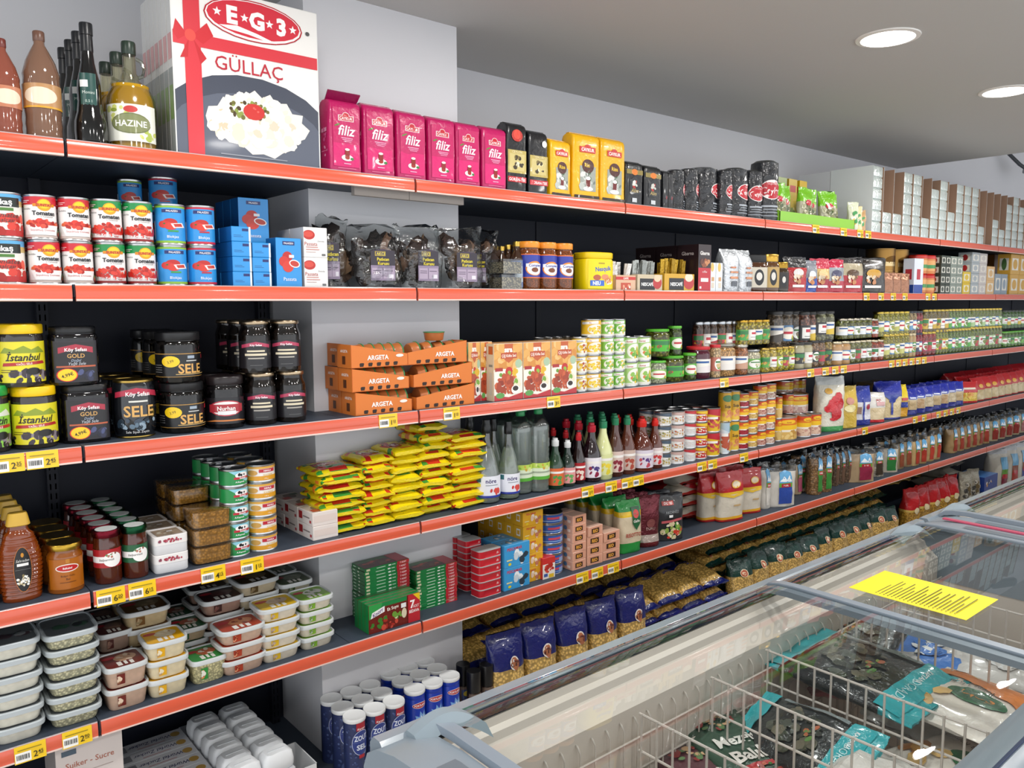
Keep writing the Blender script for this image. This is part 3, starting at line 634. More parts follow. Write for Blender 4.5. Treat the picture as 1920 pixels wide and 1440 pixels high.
def ceylon(w, h, d):
    r = w/2; so = Vector((3, 1, 4)); b = MB()
    dp = lambda x, y, z: (lambda q: (x*(1+q), y*(1+q), z))(noise.noise(Vector((x*50, y*50, z*35))+so)*.06)
    loft(b, [(r*.93,0),(r*.98,.006)]+[(r, h*k/20) for k in range(1, 20)]+[(r*.92,h*.96),(r*.7,h*.99),(r*.3,h)], '1b1d22', 'film', 36, disp=dp)
    l = MB(); paint(l, [('e',.5,.52,.36,.17,'efe6e4'),('e',.5,.52,.345,.155,'b81e2c'),T('Ceylon',.5,.51,.11,'f6f0ee',w=.62,bold=.01),T('TAŞKIRAN',.5,.62,.03,'f0dcdc',w=.4),('r',.2,.22,.8,.25,'aab0b8'),('r',.25,.17,.75,.19,'8a9098'),('r',.2,.12,.8,.14,'8a9098'),('r',.15,.06,.85,.08,'8a9098')], 2*math.pi*r*.42, h*.94, lambda x, z, o: (lambda t: dp((r+.0015+o)*math.sin(t), -(r+.0015+o)*math.cos(t), z+.006))(x/r), 24, 16)
    return kind('x', [('wrapper', b), ('print', l)])
cx = [(1260,1284,318),(1285,1310,316),(1312,1350,314),(1352,1372,318),(1373,1404,315),(1405,1430,319),(1432,1461,301)]
for i, (a, b_, t) in enumerate(cx):
    row(0, a, b_, 1, t, ceylon, 'tea_pack', f'shiny black wrapped tea roll with red oval, {ORD[i]} from left', 'tea pack', 'black wrapped tea rolls', Y=.02+(.03 if i < 3 else 0), rz=[1.0,.9,.7,.35,.3,-.2,-.35,-.35][i], jit=.02)
# green tray of tea bags
X0, X1 = SX(1462, .02, SH[0]), SX(1602, .02, SH[0])
b = MB(); W_ = X1-X0; hh = .055; D_ = .2
for a_ in ((0, W_, 0, .003), (0, W_, D_-.003, D_), (0, .003, 0, D_), (W_-.003, W_, 0, D_)): box(b, *a_, 0, hh, '8cc63a', 'gloss')
box(b, 0, W_, 0, D_, 0, .003, '8cc63a', 'gloss'); v = [(0,.003,hh),(0,D_,hh),(0,D_,hh+.13),(.003,.003,hh),(.003,D_,hh),(.003,D_,hh+.13)]; b.add(v, [(0,1,2),(5,4,3),(0,2,5,3),(0,3,4,1),(1,4,5,2)], '9cd044', 'gloss')
o = obj('display_tray', b.mesh('display_tray', 0)); o.location = (X0, .02, SH[0]); o['label'] = 'bright green cardboard display tray holding green tea bags'; o['category'] = 'tray'
for i in range(6):
    kd = pouch(.11, .20, .05, [(.62,'b8b49a'),(1,'78c020')], [('b',.5,.4,.36,.25,20,.07,['6a6a48','8a8a60','d0ccb0','4a5a30']),('e',.5,.62,.22,.09,'c02430'),('r',.3,.06,.6,.14,'b82028')], m='film', seed=50+i, wr=.006)
    put(kd, 'tea_bag', f'green topped bag of herbs in the green tray, {ORD[i]} from left', 'bag', (X0+.07+(W_-.14)*i/5, .055+.05*(i % 2)+.02, SH[0]+.004), random.uniform(-.5,.1), 'green topped herb bags', rot=(random.uniform(-.15,.05), random.uniform(-.1,.15), random.uniform(-.5,0)))
for i in range(6):
    c = ['b06a4a','c07a6a','a87a50','8a9a50','c8a828','d8b020'][i]
    put(carton(.085, .28, .06, c, [('r',.15,.75,.85,.88,'b83028'),('b',.5,.4,.3,.2,8,.08,['e8d8b0','d8c080','7a8a40'])], left=[('r',.15,.75,.85,.88,'b83028')]), 'tea_box', f'small {["brown","pink","tan","olive","gold","yellow"][i]} tea box standing behind the green tray', 'box', (X0+.06+.105*i, .27, SH[0]), random.uniform(-.08,.08), 'tea boxes behind the green tray')
for i in range(3):
    put(pouch(.07, .16-.02*i, .04, [(1, ['d8dcc0','e8d8a8','c8a070'][i])], [('b',.5,.5,.3,.3,9,.08,['4a9a5a','e0b040','f0f0e0'])], seed=70+i), 'spice_bag', f'small {["pale green","cream","tan"][i]} spice sachet right of the green tray', 'bag', (X1+.03+.045*i, .05, SH[0]), -.5)
# cartons of silver wrapped cubes
cx0 = SX(1634, .02, SH[0]); PW = .13; CH = .0632
cell = MB(); loft(cell, [(.060,.045,.0005),(.0625,.05,.006),(.0625,.05,.056),(.060,.045,.0625)], 'e4eeea', 'silver', 16, 9); cell = [('silver_pack', cell.mesh('silver_pack'))]
def divcarton(h):
    b = MB(); t = .0015; w_ = PW-.002
    box(b, -w_/2, -w_/2+t, 0, .26, 0, h, 'cfd6d4', 'paper', cs=('cfd6d4','dfe4e3','cfd6d4')); box(b, w_/2-t, w_/2, 0, .26, 0, h, '9a7a64', 'paper'); box(b, -w_/2+t, w_/2-t, .255, .26, 0, h, '8f7060', 'paper'); box(b, -w_/2+t, w_/2-t, .11, .1115, 0, h-.004, '9c7e6c', 'paper')
    return b.mesh('tall_carton', 0)
CT = divcarton(CH*6)
hs = [6,2,2,6,6,2,5,6,3,6,6,6,2,0,3,2,5,6,5,6,4,6]
for i in range(22):
    x = cx0+PW*(i+.5)
    o = obj('tall_carton', CT); o.location = (x, .022, SH[0]); o['label'] = f'tall narrow brown carton of silver packs on the top shelf, {ORD[i]} from left'; o['category'] = 'carton'; o['group'] = 'tall cartons of silver packs'
    for k in range(hs[i]):
        put(cell, 'silver_pack', f'shiny silver wrapped pack, {ORD[i]} carton from left, {lname(k,6)}', 'pack', (x, .022+.052, SH[0]+CH*k+.0005), 0, 'silver wrapped packs in tall cartons')
b = MB(); box(b, 0, .16, 0, .2, 0, .375, 'd4d6d8', 'paper'); o = obj('white_carton', b.mesh('white_carton', 0)); o.location = (cx0-.02+.02, .285, SH[0]); o['label'] = 'plain white carton behind the silver packs, nearest the tea boxes'; o['category'] = 'carton'
# ================================================================ SECOND SHELF
def tukas(w, h, d): return can(w, h, 'c02a28', [('r',0,.0,1,1,'e8e4dc'),('r',0,.86,1,1,'5aa8d8'),('r',0,.72,1,.86,'c8b070'),('r',0,0,1,.14,'b82020'),('b',.5,.25,.5,.2,22,.12,TOM),('r',.24,.7,.72,.92,'16201c'),T('tukaş',.48,.81,.13,'f2f2ee',w=.4,bold=.03),('r',.34,.6,.62,.67,'4a7a30'),T('Domates',.5,.5,.12,'3a3a38',w=.5,sh=.3),T('salçası',.52,.38,.1,'3a3a38',w=.4,sh=.3)], name='tomato_can')
row(1, -22, 55, 1, 361, tukas, 'tomato_can', 'large tomato paste can with black badge at the left edge', 'can', 'large tomato paste cans', layers=2, rz=-.1, deep=2)
def suntat(top, fr, tx): return lambda w, h, d: can(w, h, 'f0ecea', [('r',0,.80,1,1,top),('r',0,.0,1,.06,'c8b8b0' if top == 'c82834' else '8a1c1c'),('e',.56,.80,.13,.15,'e8a010'),('e',.56,.82,.1,.11,'f2c820'),('r',.36,.76,.76,.83,'d88818'),T('SUNTAT',.56,.795,.07,'b02020',w=.34,bold=.03),('r',.12,.89,.3,.905,'f0d8d8'),('r',.12,.85,.26,.865,'f0d8d8'),T(fr,.22,.70,.045,'3a3a3a',w=.22),T('Tomaten',.55,.6,.105,'22242a',w=.58,bold=.035),T('in Tomatensaft',.6,.51,.035,'3a3a3a',w=.3)]+([('b',.52,.33,.3,.1,34,.07,TOM+['d8643a']),('p',[(.2,.3),(.84,.3),(.76,.06),(.3,.06)],'f2eeec'),('b',.52,.33,.26,.06,12,.07,TOM),T('Soyulmuş Domates',.52,.18,.05,'b02828',w=.5),('b',.9,.12,.06,.08,6,.07,['c8302a','4a8a3a'])] if top == 'c82834' else [('b',.52,.26,.33,.15,46,.07,TOM),T('Küp Kesim Domates',.54,.13,.06,'f4eaea',w=.62,bold=.02)]), name='tomato_can', frac=.55)
row(1, 56, 182, 2, 369, suntat('c82834','Geschälte',''), 'tomato_can', 'red banded peeled tomato can', 'can', 'red banded tomato cans', layers=2, deep=3, rz=-.12, jit=.1, shiftx=-.003)
row(1, 182, 299, 2, 377, suntat('1e8a48','Gehackte',''), 'tomato_can', 'green banded chopped tomato can', 'can', 'green banded tomato cans', layers=2, deep=3, rz=-.12, jit=.1, shiftx=-.003)
PAL = ('1c78c4', '2f92d8')
def palz(bandc, tx): return lambda w, h, d: can(w, h, PAL[0], [('r',0,0,1,1,PAL[1]),('r',0,.95,1,1,bandc),('r',0,0,1,.06,bandc),('r',.32,.82,.68,.91,'1a2a6a'),T('PALAZZO',.5,.865,.05,'f0f0f4',w=.3,bold=.02),('e',.46,.55,.13,.11,'b82420'),('e',.36,.5,.11,.1,'c83028'),('e',.47,.45,.11,.1,'d03a2c'),('e',.36,.52,.02,.02,'2a6a2a'),('p',[(.47,.52),(.68,.55),(.74,.43),(.52,.4)],'f0ecea'),('p',[(.51,.51),(.66,.53),(.69,.45),(.54,.43)],'c03828'),('r',.42,.3,.6,.34,'3a9a3a' if bandc != 'c02840' else 'b82030'),T(tx,.5,.17,.075,'f2f2f4',w=.36),('r',.1,.1,.16,.6,'bcd8ee')], name='tomato_can', frac=.6)
row(1, 300, 357, 1, 384, palz('8ab83a','Blokjes'), 'tomato_can', 'blue tomato can with green rim', 'can', 'blue green rimmed tomato cans', layers=2, deep=2, rz=-.15)
row(1, 357, 412, 1, 387, palz('c02840','Blokjes'), 'tomato_can', 'blue tomato can with red rim', 'can', 'blue red rimmed tomato cans', layers=2, deep=2, rz=-.1)
row(1, 232, 278, 1, 338, palz('8ab83a','Blokjes'), 'tomato_can', 'blue tomato can at the back, partly hidden, left of two', 'can', 'blue cans at the back', Y=.27, layers=3, rz=-.1)
row(1, 291, 345, 1, 334, palz('c02840','Blokjes'), 'tomato_can', 'blue tomato can at the back, partly hidden, right of two', 'can', 'blue cans at the back', Y=.25, layers=3, rz=-.2)
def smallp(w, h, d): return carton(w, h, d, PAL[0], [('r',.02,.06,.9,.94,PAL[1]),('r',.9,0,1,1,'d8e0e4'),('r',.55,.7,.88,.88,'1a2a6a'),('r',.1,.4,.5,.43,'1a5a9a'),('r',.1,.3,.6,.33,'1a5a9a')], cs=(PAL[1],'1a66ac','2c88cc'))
row(1, 430, 467, 1, 427, smallp, 'tomato_carton', 'small blue tomato carton in the left stack of four', 'carton', 'small blue tomato cartons', layers=4, dep=.09, deep=2, jit=.02)
row(1, 468, 503, 1, 457, smallp, 'tomato_carton', 'small blue tomato carton in the right stack of three', 'carton', 'small blue tomato cartons', layers=3, dep=.09, jit=.02)
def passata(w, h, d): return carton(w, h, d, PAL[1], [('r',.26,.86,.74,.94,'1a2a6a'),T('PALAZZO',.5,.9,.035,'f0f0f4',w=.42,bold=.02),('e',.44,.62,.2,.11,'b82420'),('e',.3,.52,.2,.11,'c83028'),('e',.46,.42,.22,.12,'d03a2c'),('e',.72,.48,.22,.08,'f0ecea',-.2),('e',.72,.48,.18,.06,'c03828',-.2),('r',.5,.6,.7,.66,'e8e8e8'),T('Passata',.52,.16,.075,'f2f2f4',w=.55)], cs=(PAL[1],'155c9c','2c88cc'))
row(1, 512, 562, 1, 447, passata, 'tomato_carton', 'tall blue passata carton standing at the shelf front', 'carton', dep=.06)
row(1, 447, 504, 1, 373, passata, 'tomato_carton', 'tall blue passata carton raised at the back', 'carton', 'blue passata cartons at the back', Y=.14, layers=2, dep=.06, deep=3, jit=.02)
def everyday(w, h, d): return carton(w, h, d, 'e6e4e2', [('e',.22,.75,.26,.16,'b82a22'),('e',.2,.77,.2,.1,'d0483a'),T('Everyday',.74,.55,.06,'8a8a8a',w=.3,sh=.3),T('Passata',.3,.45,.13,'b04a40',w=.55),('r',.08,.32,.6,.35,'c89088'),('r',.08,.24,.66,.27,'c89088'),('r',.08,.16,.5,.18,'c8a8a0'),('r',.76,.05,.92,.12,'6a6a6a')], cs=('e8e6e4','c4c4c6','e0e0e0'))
row(1, 563, 608, 1, 428, everyday, 'tomato_carton', 'white passata carton with red tomato beside the pillar', 'carton', 'white passata cartons', layers=2, dep=.09, deep=2, jit=.02)
# dried aubergine bags
def auber(seed):
    def f(w, h, d):
        rnd = random.Random(seed); pcs = []
        for i in range(24):
            c = MB(); pcs.append(('aubergine_piece', c))
            x, y, z = rnd.uniform(-.38,.38)*w, rnd.uniform(-.2,.2)*d, rnd.uniform(.02,.6)*h; r_ = .018+.015*rnd.random(); so = Vector((i*3.1, seed, 0))
            def dz(px, py, pz, x=x, y=y, z=z, so=so):
                n_ = noise.noise(Vector((px*70, py*70, pz*70))+so); return (x+px*(1+n_*.9), y+py*(.6+n_*.6), z+pz*(1.1+n_*.5))
            loft(c, [(r_*.3,0),(r_*.9,r_*.4),(r_,r_),(r_*.8,r_*1.6),(r_*.3,r_*1.95)], rnd.choice(['1a1210','241814','2e1e18','3a281c','120c0c','5a4430','6a5040']), 'matte', 9, disp=dz)
        l = MB(); paint(l, [('r',0,0,1,.48,'8a7a92'),('r',0,.48,1,.94,'2c2430'),('p',[(0,.94),(.5,1),(1,.94)],'3a2c40'),('r',.18,.78,.6,.92,'d8c020'),('r',.2,.79,.58,.91,'4a3a50'),T('AKCI',.4,.85,.09,'d8c838',w=.34,bold=.02),T('Patlıcan',.5,.68,.1,'e2d030',w=.86,bold=.02),T('Kurusu',.52,.55,.1,'e2d030',w=.7,bold=.02),('r',.04,.06,.46,.4,'a898ac'),('r',.5,.06,.96,.4,'a898ac'),('r',.08,.3,.42,.32,'5a4a60'),('r',.08,.24,.42,.26,'5a4a60'),('r',.54,.3,.9,.32,'5a4a60'),('r',.72,.08,.92,.2,'d8d4dc')], w*.5, h*.5, m_front(-d*.61, h*.12))
        bag = pouch(w*1.12, h, d*1.2, [(1,'f2f4f4')], m='clearfilm', style='stand', seed=seed, wr=.018, crimp=.03, e=2.3)[0]
        return kind('x', pcs+[('paper_label', l)])+[('film_bag', bag[1])]
    return f
for i, (a, b_, t) in enumerate(((606,656,404),(664,752,424),(752,828,424),(828,900,430),(899,934,432))):
    row(1, a, b_, 1, t, auber(i+3), 'aubergine_bag', f'clear bag of dried aubergine with yellow lettered label, {ORD[i]} from left', 'bag', 'dried aubergine bags', Y=.04+(.05 if i in (0, 4) else 0), dep=.11, rz=[-.5,-.1,-.05,-.1,-.9][i], jit=.03)
# seed trays and brown bottles
row(1, 934, 972, 1, 486, lambda w, h, d: kind('x', (lambda b, l: (box(b, -w*.46, w*.46, -d*.46, d*.46, .003, h*.8, 'a89878', 'seed'), box(l, -w/2, w/2, -d/2, d/2, 0, h*.97, 'e6eaea', 'clear'), [('seeds', b), ('clear_box', l)])[-1])(MB(), MB())), 'seed_box', 'clear plastic box of brown seeds', 'box', 'clear seed boxes', layers=2, dep=.09)
for i, (a, b_, t) in enumerate(((934,950,462),(946,968,459),(962,985,453))):
    row(1, a, b_, 1, t, lambda w, h, d: jar(w, h, '3a2416', 'c8a850', [('e',.5,.5,.3,.3,'d8e0ec')], (.05,.6), .1, 'smoothjar', '5a78b8', 'tin', .68, .5, lidr=.55), 'coffee_bottle', f'brown glass coffee bottle with gold cap, {ORD[i]} from left', 'bottle', 'brown coffee bottles', Y=.1 if i < 2 else .06)
def completa(w, h, d): return jar(w, h, '8a4a20', 'e8902a', [('r',0,0,1,.04,'e87020'),('r',0,.96,1,1,'e87020'),('e',.55,.4,.2,.3,'e88a28'),('e',.55,.38,.17,.25,'e8ecf4'),('e',.55,.34,.08,.1,'7a4020'),('r',.36,.46,.78,.6,'f4f4f6'),T('Completa',.56,.53,.11,'2a3a9a',w=.4,bold=.03)], (.24,.74), .13, 'fine', '2c3a9e', 'plastic', .78, .9, lidr=.96, frac=.7, a0=-.1)
row(1, 983, 1077, 3, 455, completa, 'coffee_creamer_jar', 'brown creamer jar with orange lid and blue label', 'jar', 'orange lidded creamer jars', rz=-.2)
def nesq(w, h, d): return jar(w, h, 'f0d408', 'f0cc10', [T('Nesquik',.55,.72,.16,'2a5ab0',w=.75,bold=.03,rot=.08),('r',.35,.88,.6,.93,'a89020'),('e',.3,.4,.15,.1,'b05a3a'),('e',.62,.42,.15,.1,'d88a60'),('b',.8,.28,.15,.15,9,.09,['e0a060','c87a40','f0e0c0']),('r',.05,.1,.58,.3,'3a6ac8'),T('NEU',.28,.2,.13,'f0f4fa',w=.4,bold=.04)], (.04,.78), .16, 'plastic', 'f0d408', 'plastic', .82, .92, 4, .7, lidr=.98)
row(1, 1091, 1142, 1, 474, nesq, 'cocoa_tub', 'yellow cocoa powder tub in front of its twin', 'tub', 'yellow cocoa tubs', dep=.075, rz=-.1)
row(1, 1078, 1096, 1, 477, nesq, 'cocoa_tub', 'yellow cocoa powder tub half hidden at left', 'tub', 'yellow cocoa tubs', Y=.12, dep=.09)
def sachets(bc, blk, sc1): 
    def f(w, h, d):
        b = MB(); hb = h*.52; t = .002
        for a_ in ((-w/2, w/2, -d/2, -d/2+t), (-w/2, w/2, d/2-t, d/2), (-w/2, -w/2+t, -d/2, d/2), (w/2-t, w/2, -d/2, d/2)): box(b, *a_, 0, hb, bc, 'gloss')
        box(b, -w/2, w/2, -d/2, d/2, 0, t, bc, 'gloss')
        l = MB(); paint(l, blk, w*.98, hb*.98, m_front(-d/2, .001))
        ss = []; rnd = random.Random(5)
        for i in range(14):
            s_ = MB(); ss.append(('sachet', s_))
            x, y = rnd.uniform(-.42,.36)*w, rnd.uniform(-.4,.4)*d; g = rnd.uniform(-.15,.2); z1 = h*rnd.uniform(.85,1)
            v = [(x-.012,y,.01),(x+.012,y,.01),(x+.012+g*.1,y-.01,z1),(x-.012+g*.1,y-.01,z1)]; v += [(p,q+.005,r_) for p, q, r_ in v]
            s_.add(v, [(0,1,2,3),(7,6,5,4),(0,4,5,1),(1,5,6,2),(2,6,7,3),(3,7,4,0)], rnd.choice(sc1), 'foil')
        return kind('x', [('tray', b), ('print', l)]+ss)
    return f
row(1, 1144, 1182, 1, 490, sachets('d8b090', [('r',0,.7,1,.9,'c83028'),T('CAFFE',.5,.8,.13,'f4ece4',w=.6,bold=.03),('r',.25,.05,.75,.5,'c04a30'),('b',.5,.25,.2,.18,6,.1,['f0e4d8','e0a080'])], ['e6e2dc','d8d0c8']), 'sachet_box', 'open carton of coffee sachets with red band', 'box', dep=.1, jit=.02)
row(1, 1184, 1232, 1, 487, sachets('c8b89a', [('r',.1,.05,.7,.75,'16161a'),T('NESCAFÉ',.4,.4,.2,'f0f0ee',w=.52,bold=.03),('e',.8,.5,.18,.4,'b83030'),('e',.8,.8,.14,.25,'e0c8a8')], ['b8bcb8','989c98','d0d0c8']), 'sachet_box', 'open carton of silver coffee sachets with black badge', 'box', dep=.1, jit=.02)
row(1, 1234, 1292, 1, 484, sachets('d0a020', [('r',.15,.05,.65,.75,'16161a'),T('NESCAFÉ',.4,.4,.2,'f0f0ee',w=.46,bold=.03),('e',.82,.5,.18,.4,'b83030'),('e',.82,.8,.14,.25,'e8d8c0')], ['c8a030','a88420','e0c060']), 'sachet_box', 'open carton of gold coffee sachets with black badge', 'box', dep=.1, jit=.02)
def gb(w, h, d): return carton(w, h, d, '2c1e20', [('r',0,0,1,.5,'b82030'),T('Gbarna',.5,.82,.08,'f0ece8',w=.75,bold=.02),('b',.5,.62,.36,.07,14,.06,['8a4a28','c08050','5a2a18']),T('coffee',.5,.42,.05,'f0dcdc',w=.5),('r',.2,.2,.8,.28,'f0ecea'),('r',.1,.05,.25,.1,'f0dcdc')], [T('Gbarna',.5,.82,.08,'d8ccc8',w=.8)], cs=('2c1e20','2a1c1e','3a2c2c'))
row(1, 1296, 1320, 1, 459, gb, 'coffee_box', 'dark brown and red coffee box', 'box', 'brown coffee boxes', Y=.02, dep=.12, deep=3, jit=.01, dstep=.125)
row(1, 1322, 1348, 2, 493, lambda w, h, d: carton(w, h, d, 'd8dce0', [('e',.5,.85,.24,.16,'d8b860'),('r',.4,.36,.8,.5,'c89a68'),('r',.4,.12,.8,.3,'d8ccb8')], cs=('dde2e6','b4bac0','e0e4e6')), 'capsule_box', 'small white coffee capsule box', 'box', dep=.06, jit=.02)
row(1, 1352, 1407, 2, 468, lambda w, h, d: pouch(w, h, d, [(1,'d4d8dc')], [('r',.3,.3,.9,.36,'d89a78'),('r',.3,.45,.9,.5,'d89a78'),('r',.3,.58,.7,.62,'d08a68'),('r',.4,.1,.8,.24,'6a6e74')], m='foil', seed=91, e=5, crimp=.02, wr=.004), 'coffee_bag', 'silver foil coffee pack with faint lettering', 'bag', dep=.08, Y=.05)
for i, (a, b_, t, c1, c2, lc) in enumerate(((1410,1437,478,'4a2a16','1a1818','c8c0b0'),(1437,1458,477,'5a3a1c','c8a048','b89858'),(1459,1475,492,'3a2a16','a88438','2a2018'))):
    row(1, a, b_, 1, t, lambda w, h, d, c1=c1, c2=c2, lc=lc: jar(w, h, c1, c2, [('e',.5,.5,.26,.4,'1c1c20'),('e',.5,.55,.16,.2,'d8d4cc')], (.12,.66), .2, 'smoothjar', lc, 'tin' if c2 != '1a1818' else 'plastic', .72, .86, 4, lidr=.9), 'coffee_jar', ['glass instant coffee jar with black lid','glass instant coffee jar with gold lid','small dark coffee jar with gold lid'][i], 'jar', rz=-.4)
cb = [(1476,1507,482,[(.7,'b02024'),(1,'2a2a2c')],'red and black coffee bag'),(1509,1528,488,[(.45,'2a4aa0'),(1,'8a8e96')],'blue and grey coffee bag'),(1527,1550,485,[(.4,'a01c34'),(.7,'d8b878'),(1,'c03048')],'red coffee bag with cream picture'),(1549,1577,486,[(.35,'b02038'),(.75,'9aa0a8'),(1,'c02848')],'colourful coffee bag with red base'),(1577,1611,484,[(.5,'b01c2c'),(.85,'b0a488'),(1,'3a3432')],'large red coffee bag with brown top'),(1611,1652,483,[(1,'2e2a26')],'black coffee bag with gold beans')]
for i, (a, b_, t, bd, lb) in enumerate(cb):
    row(1, a, b_, 1, t, lambda w, h, d, bd=bd, i=i: pouch(w, h, d, bd, [('e',.5,.58,.26,.14,['d8d4d0','e0e4ec','e8c890','50506a','5a4230','c89838'][i]),('b',.5,.4,.25,.12,10,.08,['d8c0a0','8a5a38','e8dcc8','c08050']),('r',.2,.12,.8,.2,'e8e4e0')], m='film', seed=100+i, wr=.007), 'coffee_bag', lb, 'bag', Y=.03, dep=.07, rz=-.35)
row(1, 1656, 1706, 2, 468, lambda w, h, d: can(w, h, 'a07a42', [('e',.5,.5,.2,.2,'6a4a20'),('r',.3,.2,.7,.4,'d8c090')], m='steel', one=True, rim='b89058'), 'cocoa_tin', 'tall gold tin', 'can', Y=.12, layers=2, one=True)
row(1, 1656, 1700, 3, 512, lambda w, h, d: pouch(w, h, d, [(1,'a87a62')], m='foil', seed=111), 'coffee_bag', 'copper foil bag before the gold tins', 'bag', Y=.03, dep=.06, rz=-.5)
row(1, 1707, 1722, 1, 485, lambda w, h, d: carton(w, h, d, 'dce2ee', [('r',0,0,1,.25,'2a4a9a'),('r',.3,.4,.7,.7,'b83040')], [('r',.2,.4,.8,.7,'b83040'),('r',0,0,1,.25,'2a4a9a')]), 'sugar_box', 'narrow white box with blue base', 'box', dep=.07)
row(1, 1722, 1753, 2, 479, lambda w, h, d: can(w, h, 'c87838', [('r',0,.85,1,1,'c02820'),('r',.2,.15,.8,.75,'d8a060'),('r',.3,.3,.7,.5,'3a8a4a')], rim='c02820'), 'drink_tin', 'orange tin with red rim', 'can', 'orange red rimmed tins', layers=2, rz=-.6)
tb = [(1754,1772,480,'3a4238',4,2),(1772,1795,482,'8a948a',4,2),(1796,1810,510,'d8b828',2,1),(1811,1826,474,'a8b0b4',4,1),(1826,1840,476,'c8c0bc',4,1),(1841,1855,500,'d8b078',2,1),(1856,1880,514,'8a98a4',1,2),(1884,1918,478,'d0a040',2,2)]
for i, (a, b_, t, c, ly, n) in enumerate(tb):
    row(1, a, b_, n, t, lambda w, h, d, c=c: carton(w, h, d, c, [('r',.15,.2,.85,.8,'e4e0d4'),('e',.5,.5,.25,.25,c)], [('r',.15,.2,.85,.8,'dcd8cc'),('e',.5,.5,.2,.3,['b03030','4a6a3a','d8a020'][i % 3])], one=True), 'tea_box', ['dark olive tea box','grey green tea box','yellow tea box','silver grey tea box','pale tea box with red seal','tan tea box','blue grey tea box','gold tea box'][i]+' far along the second shelf', 'box', layers=ly, dep=.09, jit=.02, one=True)
row(1, 1845, 1918, 5, 474, lambda w, h, d: carton(w, h, d, 'b87830', [('r',.1,.1,.9,.9,'c89048')], [('b',.5,.5,.4,.3,6,.1,['d8a850','9a5a20'])], one=True), 'tea_box', 'large brown box at the back of the second shelf', 'box', Y=.22, dep=.2, jit=.01)
# ================================================================ THIRD SHELF
def istan(c1, c2, lid): return lambda w, h, d: jar(w, h, '2a2420', lid, [('r',0,0,1,1,c1),('b',.5,.12,.5,.14,18,.11,['1a1416','2c2228','8a8088','3a3038']),('p',[(.1,.72),(.2,.86),(.35,.8),(.5,.9),(.62,.8),(.75,.88),(.9,.72)],'8a9a28' if c2 else 'd8dcd0'),T('İstanbul' if c2 else 'Zeytin',.5,.62,.17,'1c1a1a',w=.8,bold=.02,sh=.3),('p',[(.14,.40),(.88,.45),(.84,.52),(.16,.48)],'b02828'),T('YAĞLI SELE',.5,.455,.05,'f0e0d8',w=.5,bold=.02,rot=.05),('r',.1,.3,.4,.315,'5a5010'),('r',.1,.25,.36,.265,'5a5010'),('e',.64,.27,.12,.09,'16140f')], (.08,.73), .15, 'smoothjar', c1, 'plastic', .84, .9, lidr=.98, frac=.44, a0=-.05)
row(2, 28, 116, 1, 608, istan('e0d428', 1, 'f0c40e'), 'olive_jar', 'yellow lidded olive jar with yellow label', 'jar', 'yellow lidded olive jars', layers=2, deep=2, shiftx=-.02, rz=-.02, jit=.05)
row(2, -55, 26, 1, 724, istan('8ac848', 0, '1e9a44'), 'olive_jar', 'green lidded olive jar cut by the left edge', 'jar', 'green lidded olive jars', deep=2, rz=.1)
def gold(w, h, d): return jar(w, h, '171519', '17181b', [('r',0,0,1,1,'26222a'),('r',.03,.03,.97,.97,'1c191c'),('p',[(.1,.70),(.5,.8),(.9,.70),(.9,.84),(.5,.92),(.1,.84)],'a82c40'),T('Köy Sefası',.5,.79,.085,'f4ecec',w=.72,bold=.02),T('GOLD',.5,.64,.1,'c89a58',w=.66,bold=.02),T('Doğal',.5,.53,.06,'a8b4c8',sh=.3),T('Yağlı Sele',.52,.45,.07,'c8ccd4',w=.6,sh=.3),('r',.05,.36,.95,.40,'b85a38'),('b',.7,.16,.22,.12,12,.08,['2a2c48','48507a','1a1a2c']),('e',.28,.18,.24,.16,'d82820'),('e',.28,.18,.215,.145,'f0c818'),T('4,99€',.28,.18,.08,'2a2008',w=.32,rot=.3,bold=.02)], (.06,.76), .12, 'jar', '26222a', 'plastic', .86, .93, 3.2, .8, lidr=.9, pinch=1.0)
row(2, 119, 213, 1, 612, gold, 'olive_jar', 'large black olive jar with orange price sticker', 'jar', 'large black olive jars', layers=2, dep=.12, shiftx=-.02, jit=.03, Y=.03, rz=-.04)
def seletin(w, h, d):
    r = w/2; b = MB(); loft(b, [(r*.86,0),(r*.9,.004),(r*.97,h*.2),(r,h*.5),(r*.96,h*.85),(r*.9,h-.004),(r*.88,h),(r*.8,h-.003)], '14161a', 'smoothjar', 24)
    rm = MB(); loft(rm, [(r*.9,h-.005),(r*.915,h-.003),(r*.9,h+.001),(r*.84,h-.001)], 'b89a50', 'tin', 24, cap0=False); rm2 = MB(); loft(rm2, [(r*.87,0),(r*.91,.003),(r*.9,.007)], 'b89a50', 'tin', 24, cap1=False)
    l = MB(); paint(l, [('p',[(.2,.72),(.5,.8),(.84,.72),(.84,.82),(.5,.9),(.2,.82)],'b02c44'),T('Köy Sefası',.52,.79,.075,'f4ecec',w=.56,bold=.02),T('SELE',.53,.48,.2,'d8a860',w=.5,bold=.02),('r',.4,.64,.64,.67,'d8d8d0'),('b',.52,.25,.3,.08,16,.07,['3a4858','62788a','22303c','90a4b4']),T('Sele Siyah Zeytin',.5,.1,.045,'e0e0e0',w=.5)], math.pi*r*1.15, h*.96, lambda x, z, o: (math.sin(x/r)*(r*(.995-.10*abs(z/h-.5)*2*abs(z/h-.5)*2)+.001+o), -math.cos(x/r)*(r*(.995-.10*abs(z/h-.5)*2*abs(z/h-.5)*2)+.001+o), z+h*.02), 26, 12)
    return kind('x', [('tin_body', b), ('rim', rm), ('rim', rm2), ('label', l)])
row(2, 219, 303, 1, 713, seletin, 'olive_tin', 'black barrel shaped olive tin with gold rims', 'tin', 'black barrel olive tins', deep=3, jit=.02, rz=-.12)
